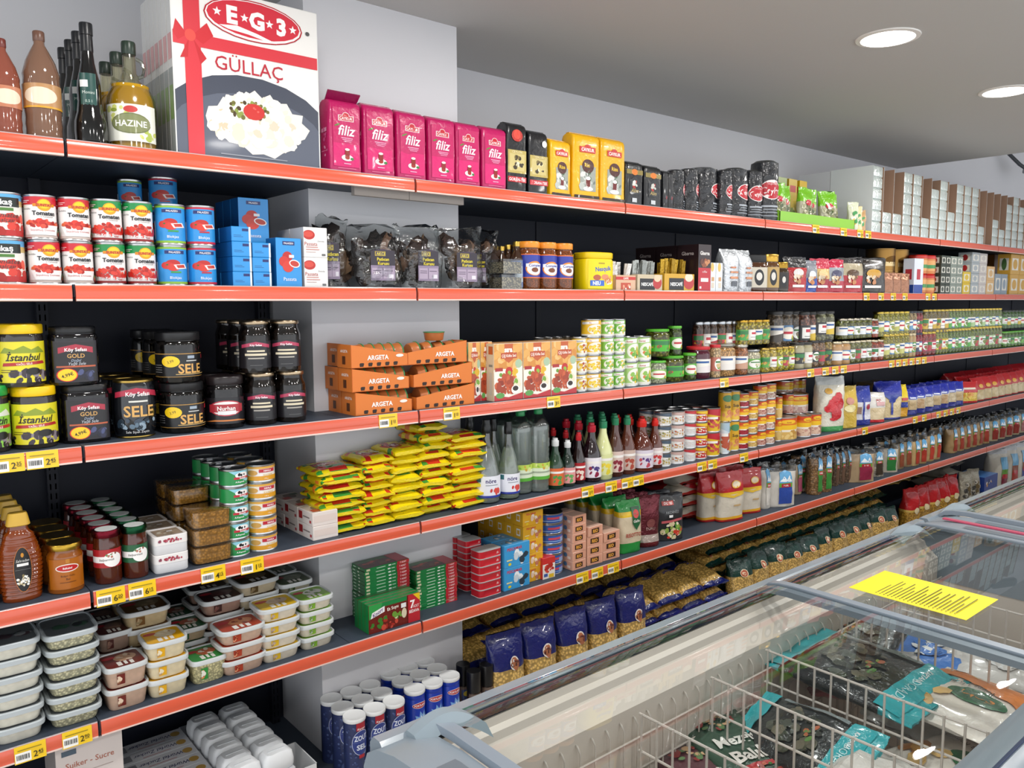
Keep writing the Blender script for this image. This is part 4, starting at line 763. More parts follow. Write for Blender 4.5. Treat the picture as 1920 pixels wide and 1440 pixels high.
def sele2(w, h, d): return jar(w, h, '171412', '1a1a1c', [('r',0,0,1,1,'121214'),('r',0,0,1,.02,'b88a40'),('r',0,.97,1,1,'b88a40'),T('SELE',.62,.36,.4,'d8a458',w=.46,bold=.02),('r',.55,.66,.72,.7,'c8c8c4'),('r',.57,.78,.68,.9,'9aa8b8'),('e',.33,.66,.13,.24,'f0c818'),T('3,99',.33,.66,.12,'2a2008',w=.2,rot=.3),('r',.86,.75,.93,.93,'c03038'),('r',.05,.2,.2,.22,'8a8a8a'),('r',.05,.3,.2,.32,'8a8a8a'),('r',.05,.4,.2,.42,'8a8a8a'),('r',.05,.5,.2,.52,'8a8a8a'),('r',.4,.1,.9,.13,'c8a868')], (.12,.58), .17, 'jar', '121214', 'plastic', .8, .92, lidr=.98, frac=.5, a0=.0)
row(2, 310, 393, 1, 622, sele2, 'olive_jar', 'squat black olive jar with round yellow sticker', 'jar', 'squat black olive jars', layers=2, deep=3, jit=.06, rz=-.15, shiftx=-.005)
row(2, 396, 466, 1, 705, lambda w, h, d: jar(w, h, '161214', '20181a', [('r',0,0,1,1,'17151a'),('e',.5,.6,.3,.3,'b83040'),('e',.5,.6,.27,.26,'e8e4e0'),('r',.2,.45,.8,.75,'a82834'),T('Nurhan',.5,.6,.16,'f4f0ec',w=.5,bold=.02),('r',.36,.36,.66,.5,'e6e6e6'),('p',[(.05,.06),(.3,.1),(.7,.1),(.95,.06),(.7,.16),(.3,.16)],'c87838')], (.1,.6), .16, 'jar', '17151a', 'plastic', .8, .92, lidr=.97, frac=.5), 'olive_jar', 'squat dark jar with white lettered red badge', 'jar', deep=2, rz=-.2)
def koyg(w, h, d): return jar(w, h, '1d1612', 'b8a488', [('r',0,0,1,1,'1c1a1e'),('p',[(.12,.74),(.5,.84),(.88,.74),(.88,.86),(.5,.97),(.12,.86)],'b03a58'),T('Köy Sefası',.5,.85,.075,'f4ecf0',w=.66,bold=.02),('r',.28,.6,.72,.66,'d8ccb0'),('r',.22,.46,.78,.54,'d8ccb0'),('r',.3,.34,.7,.39,'a8a298'),('r',.35,.1,.65,.12,'5a5a5a')], (.1,.62), .07, 'jar', '1c1a1e', 'tin', .76, .84, lidr=.9, frac=.4, pinch=.98)
row(2, 468, 580, 2, 601, koyg, 'olive_jar', 'tall glass olive jar with silver lid', 'jar', 'tall glass olive jars', layers=2, deep=3, jit=.1, rz=-.25, shiftx=-.012)
# pate display trays
def pate_can():
    b = MB(); r = .036; h = .03
    loft(b, [(r*.8,0),(r*.88,.003),(r*.97,h*.8),(r,h-.002)], 'b86a38', 'gloss', 18); l = MB(); loft(l, [(r,h-.003),(r*1.05,h-.002),(r*1.05,h),(r*.95,h+.0004)], '2f8a50', 'plastic', 18, cap0=False)
    return [('can_body', b.mesh('can_body')), ('rim', l.mesh('rim'))]
PC = pate_can()
def argeta(flip):
    def f(w, h, d):
        b = MB(); t = .002; h0, h1 = (h, h*.52) if not flip else (h*.55, h); C_ = 'd87830'
        def wall(pts, dx, dy):
            v = pts+[(x+dx, y+dy, z) for x, y, z in pts]; b.add(v, [(0,1,2,3),(7,6,5,4),(0,4,5,1),(1,5,6,2),(2,6,7,3),(3,7,4,0)], C_, 'paper')
        for y in (-d/2, d/2-t): wall([(-w/2,y,0),(w/2,y,0),(w/2,y,h1),(-w/2,y,h0)], 0, t)
        wall([(-w/2,d/2,0),(-w/2,-d/2,0),(-w/2,-d/2,h0),(-w/2,d/2,h0)], t, 0); wall([(w/2-t,-d/2,0),(w/2-t,d/2,0),(w/2-t,d/2,h1),(w/2-t,-d/2,h1)], t, 0)
        box(b, -w/2, w/2, -d/2, d/2, 0, t, C_, 'paper')
        l = MB(); hm = min(h0, h1); cuts = [('p',[(.14+.15*i,.04),(.20+.15*i,.04),(.215+.15*i,.16),(.205+.15*i,.2),(.15+.15*i,.2),(.135+.15*i,.16)],'2a1810') for i in range(5)]
        paint(l, cuts+[T('ARGETA',.46 if not flip else .62,.42,.2,'f6f0ea',w=.42,bold=.03)]+([('e',.85,.46,.07,.07,'f0e6dc')] if not flip else []), w*.98, h*.98, m_front(-d/2, .001), m='paper')
        paint(l, [T('ARGETA',.5,.72,.12,'f6f0ea',w=.7,bold=.02),('r',.36,.14,.6,.5,'5a3018')], d*.98, h0*.98, m_left(-w/2, .001), m='paper')
        return kind('x', [('tray', b), ('print', l)])
    return f
def pates(X0, X1, y, z, n, desc, flip=False, w=.075):
    for i in range(n):
        o = put(PC, 'pate_can', f'{desc}, {ORD[i]} from left', 'can', (X0+.024+(X1-X0-.06)*i/max(1, n-1), y, z+.037), 0, 'small orange pate cans', rot=(0, math.pi/2, 0))
zA = SH[2]
for j, (pl, pr, nl, flip, nm) in enumerate(((667, 773, 3, False, 'left'), (781, 890, 3, True, 'right'))):
    Xa, Xb = SX(pl, .02, zA), SX(pr, .02, zA); hT = .074
    kd = argeta(flip)(Xb-Xa, hT, .088); hs_ = .0755
    for k in range(3):
        for q in range(2 if not flip else 1):
            dx = (-.012 if q == 0 and k == 2 else 0)+(-.01 if k == 1 else 0)
            put(kd, 'pate_tray', f'orange cardboard tray of pate cans, {nm} stack, {lname(k,3)}'+(', back row' if q else ', front row' if not flip else ''), 'tray', ((Xa+Xb)/2+(-.02 if flip and k == 2 else 0)+dx, .02+.045+.092*q, zA+hs_*k), 0, 'orange pate trays')
            if q == 0: pates(Xa+dx+(-.02 if flip and k == 2 else 0)+.005, Xb-.005+dx, .065, zA+hs_*k+.001, 5, f'orange pate can in the {nm} tray, {lname(k,3)}')
put(PC, 'pate_can', 'orange pate can lying on top of the right tray stack', 'can', (SX(815, .06, 1.6), .065, zA+.0755*2+.076), 0, 'small orange pate cans')
def sira(w, h, d): return carton(w, h, d, 'e8dcc8', [('r',0,.55,1,1,'d89848'),('b',.5,.75,.5,.25,16,.12,['e0a858','d08a38','e8bc78']),('p',[(.36,1),(.66,1),(.66,.72),(.51,.66),(.36,.72)],'c05a28'),T('sıra',.5,.90,.09,'f6f0e6',w=.36,bold=.05),('r',.24,.74,.8,.84,'b84a20'),T('Çiğ Köfte Seti',.52,.79,.05,'f6ece0',w=.5,bold=.02),('p',[(0,.5),(.3,.56),(.7,.54),(1,.6),(1,0),(0,0)],'efe8dc'),('e',.86,.64,.12,.08,'a8c0a0'),('r',.04,.52,.3,.58,'a82828'),('e',.52,.50,.13,.09,'c02820'),('b',.4,.44,.2,.06,8,.06,['6a9a30','8ab838']),('b',.74,.46,.1,.07,6,.06,['e0b020','d8c040']),('b',.45,.28,.36,.16,52,.06,['a03a18','b84a20','8a2c10','c85c30']),('b',.82,.3,.1,.08,6,.06,['7aa838','e8dcc0']),('e',.74,.18,.15,.08,'f0ece8'),('e',.74,.2,.1,.045,'2a1810'),('p',[(0,0),(1,0),(1,.12),(.5,.05),(0,.1)],'b82830'),('e',.2,.09,.15,.05,'5a9a4a')], [('r',.15,.82,.85,.96,'c05a28'),('r',.2,.6,.8,.64,'8a8a80'),('r',.3,.1,.7,.5,'c8c0b0')], cs=('e8dcc8','d9c8ac','d8903c'))
row(2, 922, 1078, 3, 641, sira, 'bulgur_box', 'orange bulgur set box with meatball picture', 'box', 'orange bulgur set boxes', Y=.015, dep=.035, deep=3, dstep=.037, jit=.01)
row(2, 875, 920, 2, 641, sira, 'bulgur_box', 'orange bulgur box set back beside the pate trays', 'box', 'orange bulgur boxes set back', Y=.06, dep=.035, jit=.01)
row(2, 1005, 1075, 4, 632, lambda w, h, d: can(w, h, '8a7a60', []), 'small_can', 'can rising behind the orange bulgur boxes', 'can', Y=.17, layers=2)
def veg(c, pic, tx='Bonduelle'): return lambda w, h, d: can(w, h, c, [('r',0,0,1,1,c),('r',0,.0,1,.1,'e8e6da'),('e',.55,.42,.3,.34,'eceade'),('b',.55,.38,.24,.25,26,.09,pic),('p',[(.05,.9),(.6,.98),(.6,.8),(.05,.74)],'f0eee8'),T(tx,.34,.855,.08,'b82838' if tx != 'Bonduelle' else '2a3a6a',w=.46,bold=.02)], frac=.5)
yl = ['e8c020','f0d040','d8a818']; gn = ['4a8a30','6aa83a','8aba50','e0c040']
row(2, 1079, 1101, 1, 633, veg('e8c440', yl+['a84030']), 'sweetcorn_can', 'yellow sweetcorn can beside the bulgur boxes', 'can', 'narrow yellow sweetcorn cans', layers=3, rz=-.2)
row(2, 1101, 1129, 1, 599, veg('e8b828', yl, 'Rio'), 'sweetcorn_can', 'orange yellow sweetcorn can', 'can', 'orange yellow sweetcorn cans', layers=4, rz=-.3)
row(2, 1130, 1172, 2, 599, veg('7ab848', gn, 'Suntat'), 'vegetable_can', 'small green and white vegetable can', 'can', 'small green vegetable cans', layers=4, rz=-.2)
row(2, 1173, 1222, 2, 631, veg('a8cc78', gn+['d87838'], 'Suntat'), 'vegetable_can', 'large pale green vegetable can', 'can', 'large pale green vegetable cans', layers=2, rz=-.2)
# jars of pickles to the far end
def pj(content, lidc, labc, mt='bean', lm='plastic', tag='c02838', lab=(.2,.62)):
    def f(w, h, d):
        out = []
        for k in range(3):
            q = (sum(map(ord, content+labc))+k*2) % 5; lc = labc if k != 1 else ['e8e4dc','4a9a48','d8b838','b83a48','5a88b8'][q]
            it = [[('r',.3,.15,.9,.85,'f0eee8'),('r',.45,.55,.85,.75,tag),('r',.4,.25,.75,.3,'7a7a7a')],[('e',.55,.5,.22,.4,'f2f0ea'),('b',.55,.35,.14,.2,6,.16,[content,'6a9a3a']),('r',.38,.6,.72,.72,'3a7a3a')],[('p',[(0,.3),(1,.6),(1,1),(0,1)],'ece8e0'),('r',.2,.7,.7,.85,'2a5a9a')],[('r',.1,.55,.9,.9,'2e7a40'),('b',.5,.3,.35,.2,8,.16,[content,'d8b040','c03a30'])],[('e',.5,.5,.3,.4,'f4efe2'),('r',.3,.44,.7,.6,tag),('b',.8,.2,.15,.15,4,.14,['e0c040','6a9a3a'])]][q]
            out.append(jar(w, h, content, lidc, it, lab, .09, mt, lc, lm, .82, .86, lidr=.95, frac=.5))
        return out
    return f
JR = [(1226,1251,676,1,'b8bca0','58b030','8aba5a','white pickle jar with green lid',0,'bean'),(1253,1287,667,1,'6a6a28','58b030','48b028','wide gherkin jar with green lid and green label',0,'jar'),(1288,1305,662,1,'5a6a30','58b030','58a838','narrow gherkin jar with green lid',0,'jar'),
 (1306,1335,650,1,'4a0c22','c82830','e4dcdc','dark red beetroot jar with red lid',0,'smoothjar'),(1336,1349,646,1,'d8b888','c82830','b86a58','chickpea jar with red lid',0,'bean'),(1351,1383,644,1,'c89a60','b8b4a8','e8e4de','wide chickpea jar with white label',0,'bean'),(1384,1402,646,1,'a86a40','b8b4a8','c89a80','brown bean jar with pale label',0,'bean'),
 (1403,1428,655,1,'d8d0b0','b8b8b8','68a848','white bean jar with silver lid',0,'bean'),(1429,1455,652,2,'c8b048','b89a50','58a040','yellow corn jar with green and white label',0,'bean'),(1456,1489,650,3,'c8b838','b89a50','a8c040','yellow bean jar with lime label',0,'jar'),(1490,1520,642,2,'a8a080','282828','2e2e30','pale jar with black label',0,'smoothjar'),(1521,1545,638,2,'8a6a4a','282828','2a2a2c','mushroom jar with black label',0,'jar'),(1546,1558,636,1,'9a8038','282828','2a2a2c','narrow jar with black label',0,'jar'),
 (1560,1590,640,2,'b08858','c8bca0','e4e6e8','tan paste jar with white label',0,'smoothjar'),(1591,1632,638,4,'7a7a40','c8bca0','e0e4e6','green olive jar with white label',0,'jar'),(1633,1654,637,2,'a85038','c8bca0','e0e4e6','red pepper jar with white label',0,'jar'),
 (1656,1702,626,5,'9a9038','b8a050','c8c878','yellow green pepper jar with gold lid',0,'jar'),(1703,1716,625,2,'a88a58','c0b090','7aa0c0','tan jar with blue label',0,'smoothjar'),(1717,1728,624,2,'a82030','303048','38405a','red pepper jar with dark label',0,'jar'),(1729,1752,622,3,'a04038','b8a050','a83858','red jar with purple and yellow label',0,'jar'),(1753,1776,618,4,'8a9038','b8a050','d8b828','gherkin jar with yellow label',0,'jar'),(1777,1818,616,7,'6a8038','b8a050','58a848','gherkin jar with bright green label',0,'jar'),(1819,1875,612,9,'7a8840','b8a050','b8d0a0','gherkin jar with pale green label',0,'jar'),(1878,1935,620,9,'5a8030','68b040','7aba58','olive jar with green label at the far end',0,'jar')]
for (a, b_, t, n, c, lc, lb, ds, q, mt) in JR:
    row(2, a, b_, n, t, pj(c, lc, lb, mt, 'tin' if lc.startswith('b') or lc.startswith('c') and lc != 'c82830' else 'plastic'), 'pickle_jar', ds+', lower level', 'jar', 'lower level pickle jars', rz=-.5, jit=.15, Y=.03, dep=.07 if n > 1 else None)
JU = [(1228,1259,617,1,'6a6a28','58b030','48b028','wide gherkin jar with green lid, stacked',.0),(1260,1278,611,1,'4a5a28','58b030','58a838','narrow gherkin jar with green lid, stacked',.03)]
zJ = SZ(667, SX(1270, .05, SH[2]), .05)-SH[2]
for (a, b_, t, n, c, lc, lb, ds, yo) in JU: row(2, a, b_, n, t, pj(c, lc, lb, 'jar'), 'pickle_jar', ds, 'jar', 'stacked green lid jars', z0=zJ+.001, Y=.03+yo, rz=-.3)
zU = .142
JU2 = [(1305,1345,603,3,'5a4030','b8bcc0','a83038','dark bean jar with red label',.12),(1348,1385,602,3,'6a5038','b8bcc0','b84040','brown bean jar with grey lid',.1),(1388,1442,600,4,'b0a040','c8a040','4aa048','yellow bean jar with gold lid and green label',.06),(1446,1500,583,3,'7a6a58','303030','4a443e','large dark glass jar with black lid',.12),(1500,1530,584,2,'8a5a48','303030','2c2c2e','red brown jar with black label',.08),(1530,1560,583,2,'8a8a68','303030','2c2c2e','grey green jar with black label',.06),
 (1575,1632,597,5,'70743c','b8b0a0','dfe4e8','olive jar with wide white label',.04),(1633,1644,598,1,'a85038','b8b0a0','dfe4e8','red pepper jar with wide white label',.04),(1645,1702,584,6,'98943c','c0a850','b8b860','yellow pepper jar with gold lid',.05),(1703,1717,583,2,'a08858','303840','6a98c0','tan jar with sky blue label',.05),(1718,1729,583,2,'a83038','303840','38405a','red jar with navy label',.05),(1730,1776,580,6,'7a6a38','b8a050','c8a840','dark green jar with yellow label',.05),(1777,1818,579,7,'6a8038','b8a050','58a848','dark green jar with bright green label',.05),(1819,1875,578,9,'7a8840','b8a050','a8c890','pale green jar with mixed label',.05),(1878,1935,581,9,'4a7030','303830','68a850','green jar with dark lid',.06)]
for (a, b_, t, n, c, lc, lb, ds, yo) in JU2:
    row(2, a, b_, n, t, pj(c, lc, lb, 'jar', 'tin' if lc[0] in 'bc' else 'plastic'), 'pickle_jar', ds+', upper level', 'jar', 'upper level pickle jars', rz=-.5, jit=.15, Y=.03+yo-.04 if yo <= .06 else yo, z0=zU if yo <= .06 else .105, zt=None, dep=.07)
# ================================================================ FOURTH SHELF
def honeyb(w, h, d):
    b = MB(); r = w/2; pr = [(.80,0),(.86,.01)]
    for i in range(15):
        z = .04+.72*i/15; k = .86+.14*math.sin(min(1, z/.42)*math.pi/2) if z < .42 else 1-.45*((z-.42)/.38)**1.5
        pr += [(k, z), (k, z+.022), (k*.955, z+.030), (k*.955, z+.044)]
    pr += [(.50,.79),(.44,.82),(.42,.86)]
    loft(b, [(r*a, r*a*.62, z*h) for a, z in pr], '7a3408', 'smoothjar', 24)
    cp = MB(); loft(cp, [(r*.50, r*.36, h*.855), (r*.54, r*.40, h*.865), (r*.44, r*.32, h*.98), (r*.40, r*.28, h), (r*.3, r*.2, h)], 'c8a038', 'plastic', 20, 3)
    l = MB(); sx_ = lambda x, z, o: (x, -.62*r*math.sqrt(max(.05, 1-(x/r)**2))-.004-o, z+h*.12)
    paint(l, [('e',.5,.5,.49,.5,'b86828'),('e',.5,.5,.46,.485,'1c1c1e'),('b',.5,.25,.32,.12,36,.025,['e8e4d8','c8b890','8a7a50','f0f0ec']),T('Sahradan',.5,.70,.06,'d8d8d4',w=.7,sh=.3),('e',.5,.82,.08,.05,'c88828'),('r',.2,.58,.8,.64,'ebeae8'),('r',.1,.5,.9,.505,'8a8a8a')], w*.42, h*.52, sx_, 8, 0)
    return kind('x', [('bottle_body', b), ('cap', cp), ('label', l)])
row(3, 0, 88, 1, 963, honeyb, 'honey_bottle', 'ribbed amber honey squeeze bottle with gold cap', 'bottle', 'ribbed honey bottles', dep=.075, deep=4, dstep=.078, jit=.02, Y=.02)
row(3, -75, -3, 1, 963, honeyb, 'honey_bottle', 'ribbed honey bottle at the left edge, second column', 'bottle', 'ribbed honey bottles', dep=.075, deep=4, dstep=.078, jit=.02, Y=.02)
def honeyp(w, h, d):
    k = jar(w, h, '8a4a0c', 'b8963a', [('r',0,0,1,1,'a85e10'),('e',.5,.7,.3,.13,'e8e0d8'),('e',.5,.7,.27,.1,'b82020'),T('Balkabal',.5,.7,.06,'f4ecea',w=.44,bold=.02),('r',.46,.86,.56,1.0,'b87828'),T('Bulgur Gölü',.5,.45,.06,'4a2408',w=.6),T('Bal',.5,.34,.07,'4a2408'),('r',.3,.22,.7,.24,'6a3808')], (.1,.72), .12, 'smoothjar', 'a05a10', 'tin', .76, .84, lidr=.95, frac=.34, pinch=.9); return k
row(3, 92, 164, 1, 1018, honeyp, 'honey_jar', 'curved amber honey jar with gold lid', 'jar', 'curved honey jars', deep=4, rz=-.05, jit=.06, dstep=.082, Y=.02)
def balp(c): return lambda w, h, d: (lambda k: k)(jar(w, h, '4a1c0c', '6a1c28' if c == 'a82028' else '1e4a30', [('r',0,0,1,1,c),('r',0,.28,.9,.62,'f0eeec'),('e',.66,.42,.26,.4,'f2f0ee'),('b',.66,.68,.16,.1,9,.06,['8a5a4a','b87a68','6a8a5a']),T('balparmak',.5,.45,.13,'3a2a24',w=.7,sh=.25)], (.32,.66), .13, 'smoothjar', c, 'tin', .72, .92, lidr=1.0, frac=.42, a0=-.1))
def lidtop(w, h, k):
    b = MB(); loft(b, [(w*.4,h),(w*.4,h+.0006)], 'd8dcda', 'gloss', 22); return k+[('lid_label', b.mesh('lid_label'))]
row(3, 180, 233, 1, 993, lambda w, h, d: lidtop(w, h, balp('a82028')(w, h, d)), 'honey_jar', 'dark honey jar with red label and white lid disc', 'jar', 'red label honey jars', deep=6, dstep=.072, rz=-.1, Y=.025)
row(3, 234, 282, 1, 985, lambda w, h, d: lidtop(w, h, balp('1e5a38')(w, h, d)), 'honey_jar', 'dark honey jar with green label and white lid disc', 'jar', 'green label honey jars', deep=6, dstep=.072, rz=-.15, Y=.025)
row(3, 286, 352, 1, 1000, lambda w, h, d: kind('x', (lambda a, b, l: (loft(a, [(w*.47,d*.47,0),(w*.49,d*.49,.003),(w*.49,d*.49,h*.55)], 'dcdcde', 'plastic', 24, 7), loft(b, [(w*.5,d*.5,h*.52),(w*.5,d*.5,h*.97),(w*.48,d*.48,h),(w*.4,d*.4,h-.001)], 'e8e4e2', 'plastic', 24, 7), paint(l, [('b',.5,.5,.48,.3,26,.28,['a83848','b86070','8a4a58'])], w*.92, h*.26, m_front(-d*.5, h*.62)), paint(l, [('r',.05,.05,.95,.95,'a08c78'),('b',.5,.5,.4,.4,20,.08,['8a7a68','b8a890','c8c0b0']),('r',.5,.5,.7,.62,'e8e8e8')], w*.84, d*.84, m_top(h-.0005, -d*.42)), [('tin_base', a), ('tin_lid', b), ('print', l)])[-1])(MB(), MB(), MB())), 'halva_tin', 'flat white tin with floral band', 'tin', 'flat white floral tins', layers=2, deep=3, dep=.085, jit=.03, Y=.02)
def combbox(w, h, d):
    a, b = MB(), MB(); loft(a, [(w*.44,d*.44,.003),(w*.46,d*.46,h*.9)], 'cf9c48', 'comb', 24, 6); loft(b, [(w*.47,d*.47,0),(w*.49,d*.49,.004),(w*.49,d*.49,h*.6),(w*.5,d*.5,h*.62),(w*.5,d*.5,h*.95),(w*.47,d*.47,h)], 'eae4d8', 'clear', 24, 7)
    l = MB(); paint(l, [('r',.08,.3,.92,.62,'d8c4a0'),('r',.12,.4,.6,.45,'8a6a38')], w*.9, h*.5, m_front(-d*.492, h*.03), m='clear')
    return kind('x', [('honeycomb', a), ('clear_box', b)])
row(3, 357, 436, 1, 953, combbox, 'honeycomb_box', 'clear box of golden honeycomb', 'box', 'clear honeycomb boxes', layers=3, dep=.1, jit=.03, Y=.02)
row(3, 322, 398, 1, 912, combbox, 'honeycomb_box', 'clear box of honeycomb in the taller back stack', 'box', 'back stack honeycomb boxes', layers=4, dep=.1, deep=2, jit=.03, Y=.15)
def summi(w, h, d): return can(w, h, '1f8a46', [('r',0,0,1,1,'1f8a46'),('p',[(.35,1),(1,1),(1,.2),(.75,.2)],'8ac8d8'),('e',.66,.68,.17,.22,'f0eeec'),('b',.66,.72,.1,.06,4,.12,['1a1a1a']),('r',.46,.4,.88,.56,'b82838'),T('Summi',.67,.48,.14,'f4eeee',w=.36,bold=.03),T('A.Kaymak',.6,.22,.12,'f0f4f0',w=.4,bold=.02)], frac=.5, a0=-.1)
row(3, 421, 474, 1, 879, summi, 'cream_can', 'flat green cream can with cow emblem', 'can', 'green cream cans', layers=5, deep=4, rz=-.1, jit=.12, dstep=.075, Y=.025)
def havla(w, h, d): return can(w, h, 'e8e4e0', [('r',0,0,1,.32,'d89a28'),('r',0,.7,.55,1,'e8ddc8'),('e',.3,.55,.12,.2,'c89848'),('r',.45,.58,.82,.82,'b82838'),T('HAVLA',.635,.7,.13,'f4eeee',w=.3,bold=.03),T('KAYMAK',.66,.4,.14,'e0c080',w=.36,bold=.02),('r',0,.86,1,1,'d8a038'),T('170 g',.6,.14,.1,'f8f0e0',w=.3)], frac=.5, a0=-.1)
row(3, 472, 526, 1, 870, havla, 'cream_can', 'flat orange and white cream can', 'can', 'orange cream cans', layers=5, deep=3, rz=-.15, jit=.12, Y=.025)
def tealight(w, h, d): return carton(w, h, d, 'd8ccc6', [('r',.04,.25,.96,.75,'d8c8c0')], [('r',.05,.3,.3,.85,'a82c30'),('r',.35,.5,.8,.6,'8a8080'),('r',.8,.2,.92,.4,'b84048')], [('e',.5,.5,.25,.3,'7a6a60'),('r',.1,.1,.4,.4,'b84840'),('r',.6,.55,.9,.8,'4a6a48')], cs=('ddd2cc','e4dedb','cfc4bc'))
row(3, 578, 626, 1, 955, tealight, 'small_box', 'small white and pink carton beside the noodles', 'box', 'small white pink cartons', layers=2, dep=.1, deep=3, jit=.02, Y=.03)
# noodle packets
def noodle(seed):
    rnd = random.Random(seed)
    def f(w, h, d):
        b = MB(); so = Vector((seed*3.1, 2, 5)); n = 16; v = []; fa = []; cl = []; ys = [-.56,-.5,-.44,-.36,-.2,0,.2,.36,.44,.5]
        for j, yy in enumerate(ys):
            tt = max(.10, min(1, (.53-abs(yy))/.13))**.5
            for i in range(n):
                a = 6.2832*(i+.5)/n; ca, sa = math.cos(a), math.sin(a); x = w*.5*math.copysign(abs(ca)**.55, ca)*(1 if abs(yy) < .45 else 1.02); z = h*.5+h*.6*tt*math.copysign(abs(sa)**.7, sa)
                q = noise.noise(Vector((x*40, yy*9, z*30))+so)*.007; v.append((x+q*.6, yy*d+q*.4, max(0, z+q*.7)))
        def colr(x, yy, top):
            if yy < -.42: k = noise.noise(Vector((x*45, 1+yy*3, seed))); return 'ecd414' if k > -.12 else '3a9438' if k < -.3 else 'c82c20'
            k = noise.noise(Vector((x*30+seed*5, yy*6, 3)))
            if top: return 'c82a20' if abs(x+.01) < w*.28 and k > -.1 else '3a8a38' if k < -.3 else 'dc7828' if k > .28 else 'e4cc18'
            return 'e8d018' if k > -.2 else '4a9a30' if k < -.35 else 'c83020'
        for j in range(len(ys)-1):
            for i in range(n):
                k = (i+1) % n; fa.append((j*n+i, j*n+k, (j+1)*n+k, (j+1)*n+i)); p = v[j*n+i]; cl.append(colr(p[0], (ys[j]+ys[j+1])/2, i < n//2))
        fa.append(tuple(range(n-1, -1, -1))); cl.append('e0c818'); fa.append(tuple((len(ys)-1)*n+i for i in range(n))); cl.append('e0c818')
        fa = [tuple(reversed(q)) for q in fa]
        b.add(v, fa, cl, 'film')
        l = MB(); paint(l, [('e',.32,.42,.28,.34,'b8281e'),('r',.02,.7,.98,.8,'3a9038'),('e',.7,.5,.22,.3,'e8d8a0'),('b',.7,.5,.16,.2,10,.14,['d8a848','e8c860','c87838','6a9a38']),T('Mie',.3,.44,.2,'f0e4e8',w=.34,bold=.03)], w*.8, d*.7, lambda x, z, o: (x, z-d*.36, h*.5+h*.56*(1-min(.98, abs(x/(w*.5)))**3.6)**.35+.001+o+noise.noise(Vector((x*40, (z/d-.36)*9, h))+so)*.004), 6, 6, 'film')
        return kind('x', [('packet', b), ('print', l)])
    return f
NX = [(602,681,867,8),(681,737,845,8),(737,790,829,8),(790,845,803,9),(845,907,803,9)]
for ci, (a, b_, t, ly) in enumerate(NX):
    zs = SH[3]; Xa, Xb = SX(a, .05, zs), SX(b_, .05, zs); H = (SZ(t+10, (Xa+Xb)/2, .05)-zs)/ly
    kds = [noodle(ci*7+k)(Xb-Xa+.004, H*.98, .14) for k in range(4)]
    for l_ in range(ly):
        for q in range(2 if l_ == ly-1 else 1):
            put(kds[(l_*3+q) % 4], 'noodle_packet', f'yellow and red noodle packet, {ORD[ci]} column from left, {lname(l_, ly)}'+(', front' if q == 0 and l_ == ly-1 else ', behind' if q else ''), 'noodle packet', ((Xa+Xb)/2+random.uniform(-.006,.006), .05+.07+random.uniform(-.008,.008)+.075*q*0, zs+H*l_+(.0 if not q else H*1.0)) if q == 0 else ((Xa+Xb)/2, .12+.03, zs+H*(l_+1)) , random.uniform(-.08,.08), 'yellow noodle packets') if q == 0 or ci in (3,) else None
# bottles
vb = [(.86,0),(.98,.02),(1,.06),(1,.34),(.92,.40),(.72,.54),(.46,.66),(.32,.75),(.28,.86)]
def nore(liq, labc, it): return lambda w, h, d: bottle(w, h, 'eef2f0', '16181a', vb, [(.34,.84),(.36,.85),(.36,.93),(.30,.95),(.30,1)], (.08,.34,1.0), labc, it, mt='clear', frac=.55, a0=-.2, inner=(.66, liq, 'water'))
nit = [('r',0,.0,1,.10,'2a3a9a'),('r',.14,.72,.26,.96,'2a6a70'),T('nöre',.48,.78,.2,'3a2a6a',w=.4,bold=.02),('r',.36,.56,.64,.6,'9aa0a8'),('b',.6,.26,.18,.1,5,.13,['c83a38','d85048'])]
row(3, 902, 943, 1, 788, nore('e6eeee','e4e6ee',nit), 'vinegar_bottle', 'clear vinegar bottle with black cap, left of a pair', 'bottle', 'clear vinegar bottles', Y=.02, deep=2)
row(3, 944, 978, 1, 791, nore('e2ecda','e4e6ee',nit), 'vinegar_bottle', 'clear vinegar bottle with black cap, right of a pair', 'bottle', 'clear vinegar bottles', Y=.02, deep=2)
wb = [(.9,0),(.96,.015)]+[(k, z/100) for z in range(3, 78, 3) for k in ((1.0 if z % 2 else .965),)]+[(.92,.82),(.6,.90),(.36,.94)]
def water(w, h, d): return bottle(w, h, 'e9efec', '2f9a5a', wb, [(.36,.93),(.38,.94),(.38,.99),(.34,1)], (.16,.36,1.0), 'd8e4c8', [('r',0,0,1,.2,'58a838'),('r',0,.7,1,1,'b8d058'),('b',.5,.8,.3,.12,8,.12,['8aba38','c8a040','d8e090']),('r',.2,.4,.8,.5,'9aa890')], mt='clear', frac=.6, a0=-.2, inner=(.8,'eef2f0','water'))
row(3, 967, 1003, 1, 770, water, 'vinegar_bottle', 'tall ribbed clear bottle with green cap, left of two', 'bottle', 'tall ribbed clear bottles', Y=.05, deep=2)
row(3, 1001, 1034, 1, 766, water, 'vinegar_bottle', 'tall ribbed clear bottle with green cap, right of two', 'bottle', 'tall ribbed clear bottles', Y=.03, deep=3)
sb = [(.9,0),(1,.02),(1,.42),(.92,.5),(.6,.64),(.4,.76),(.36,.86)]
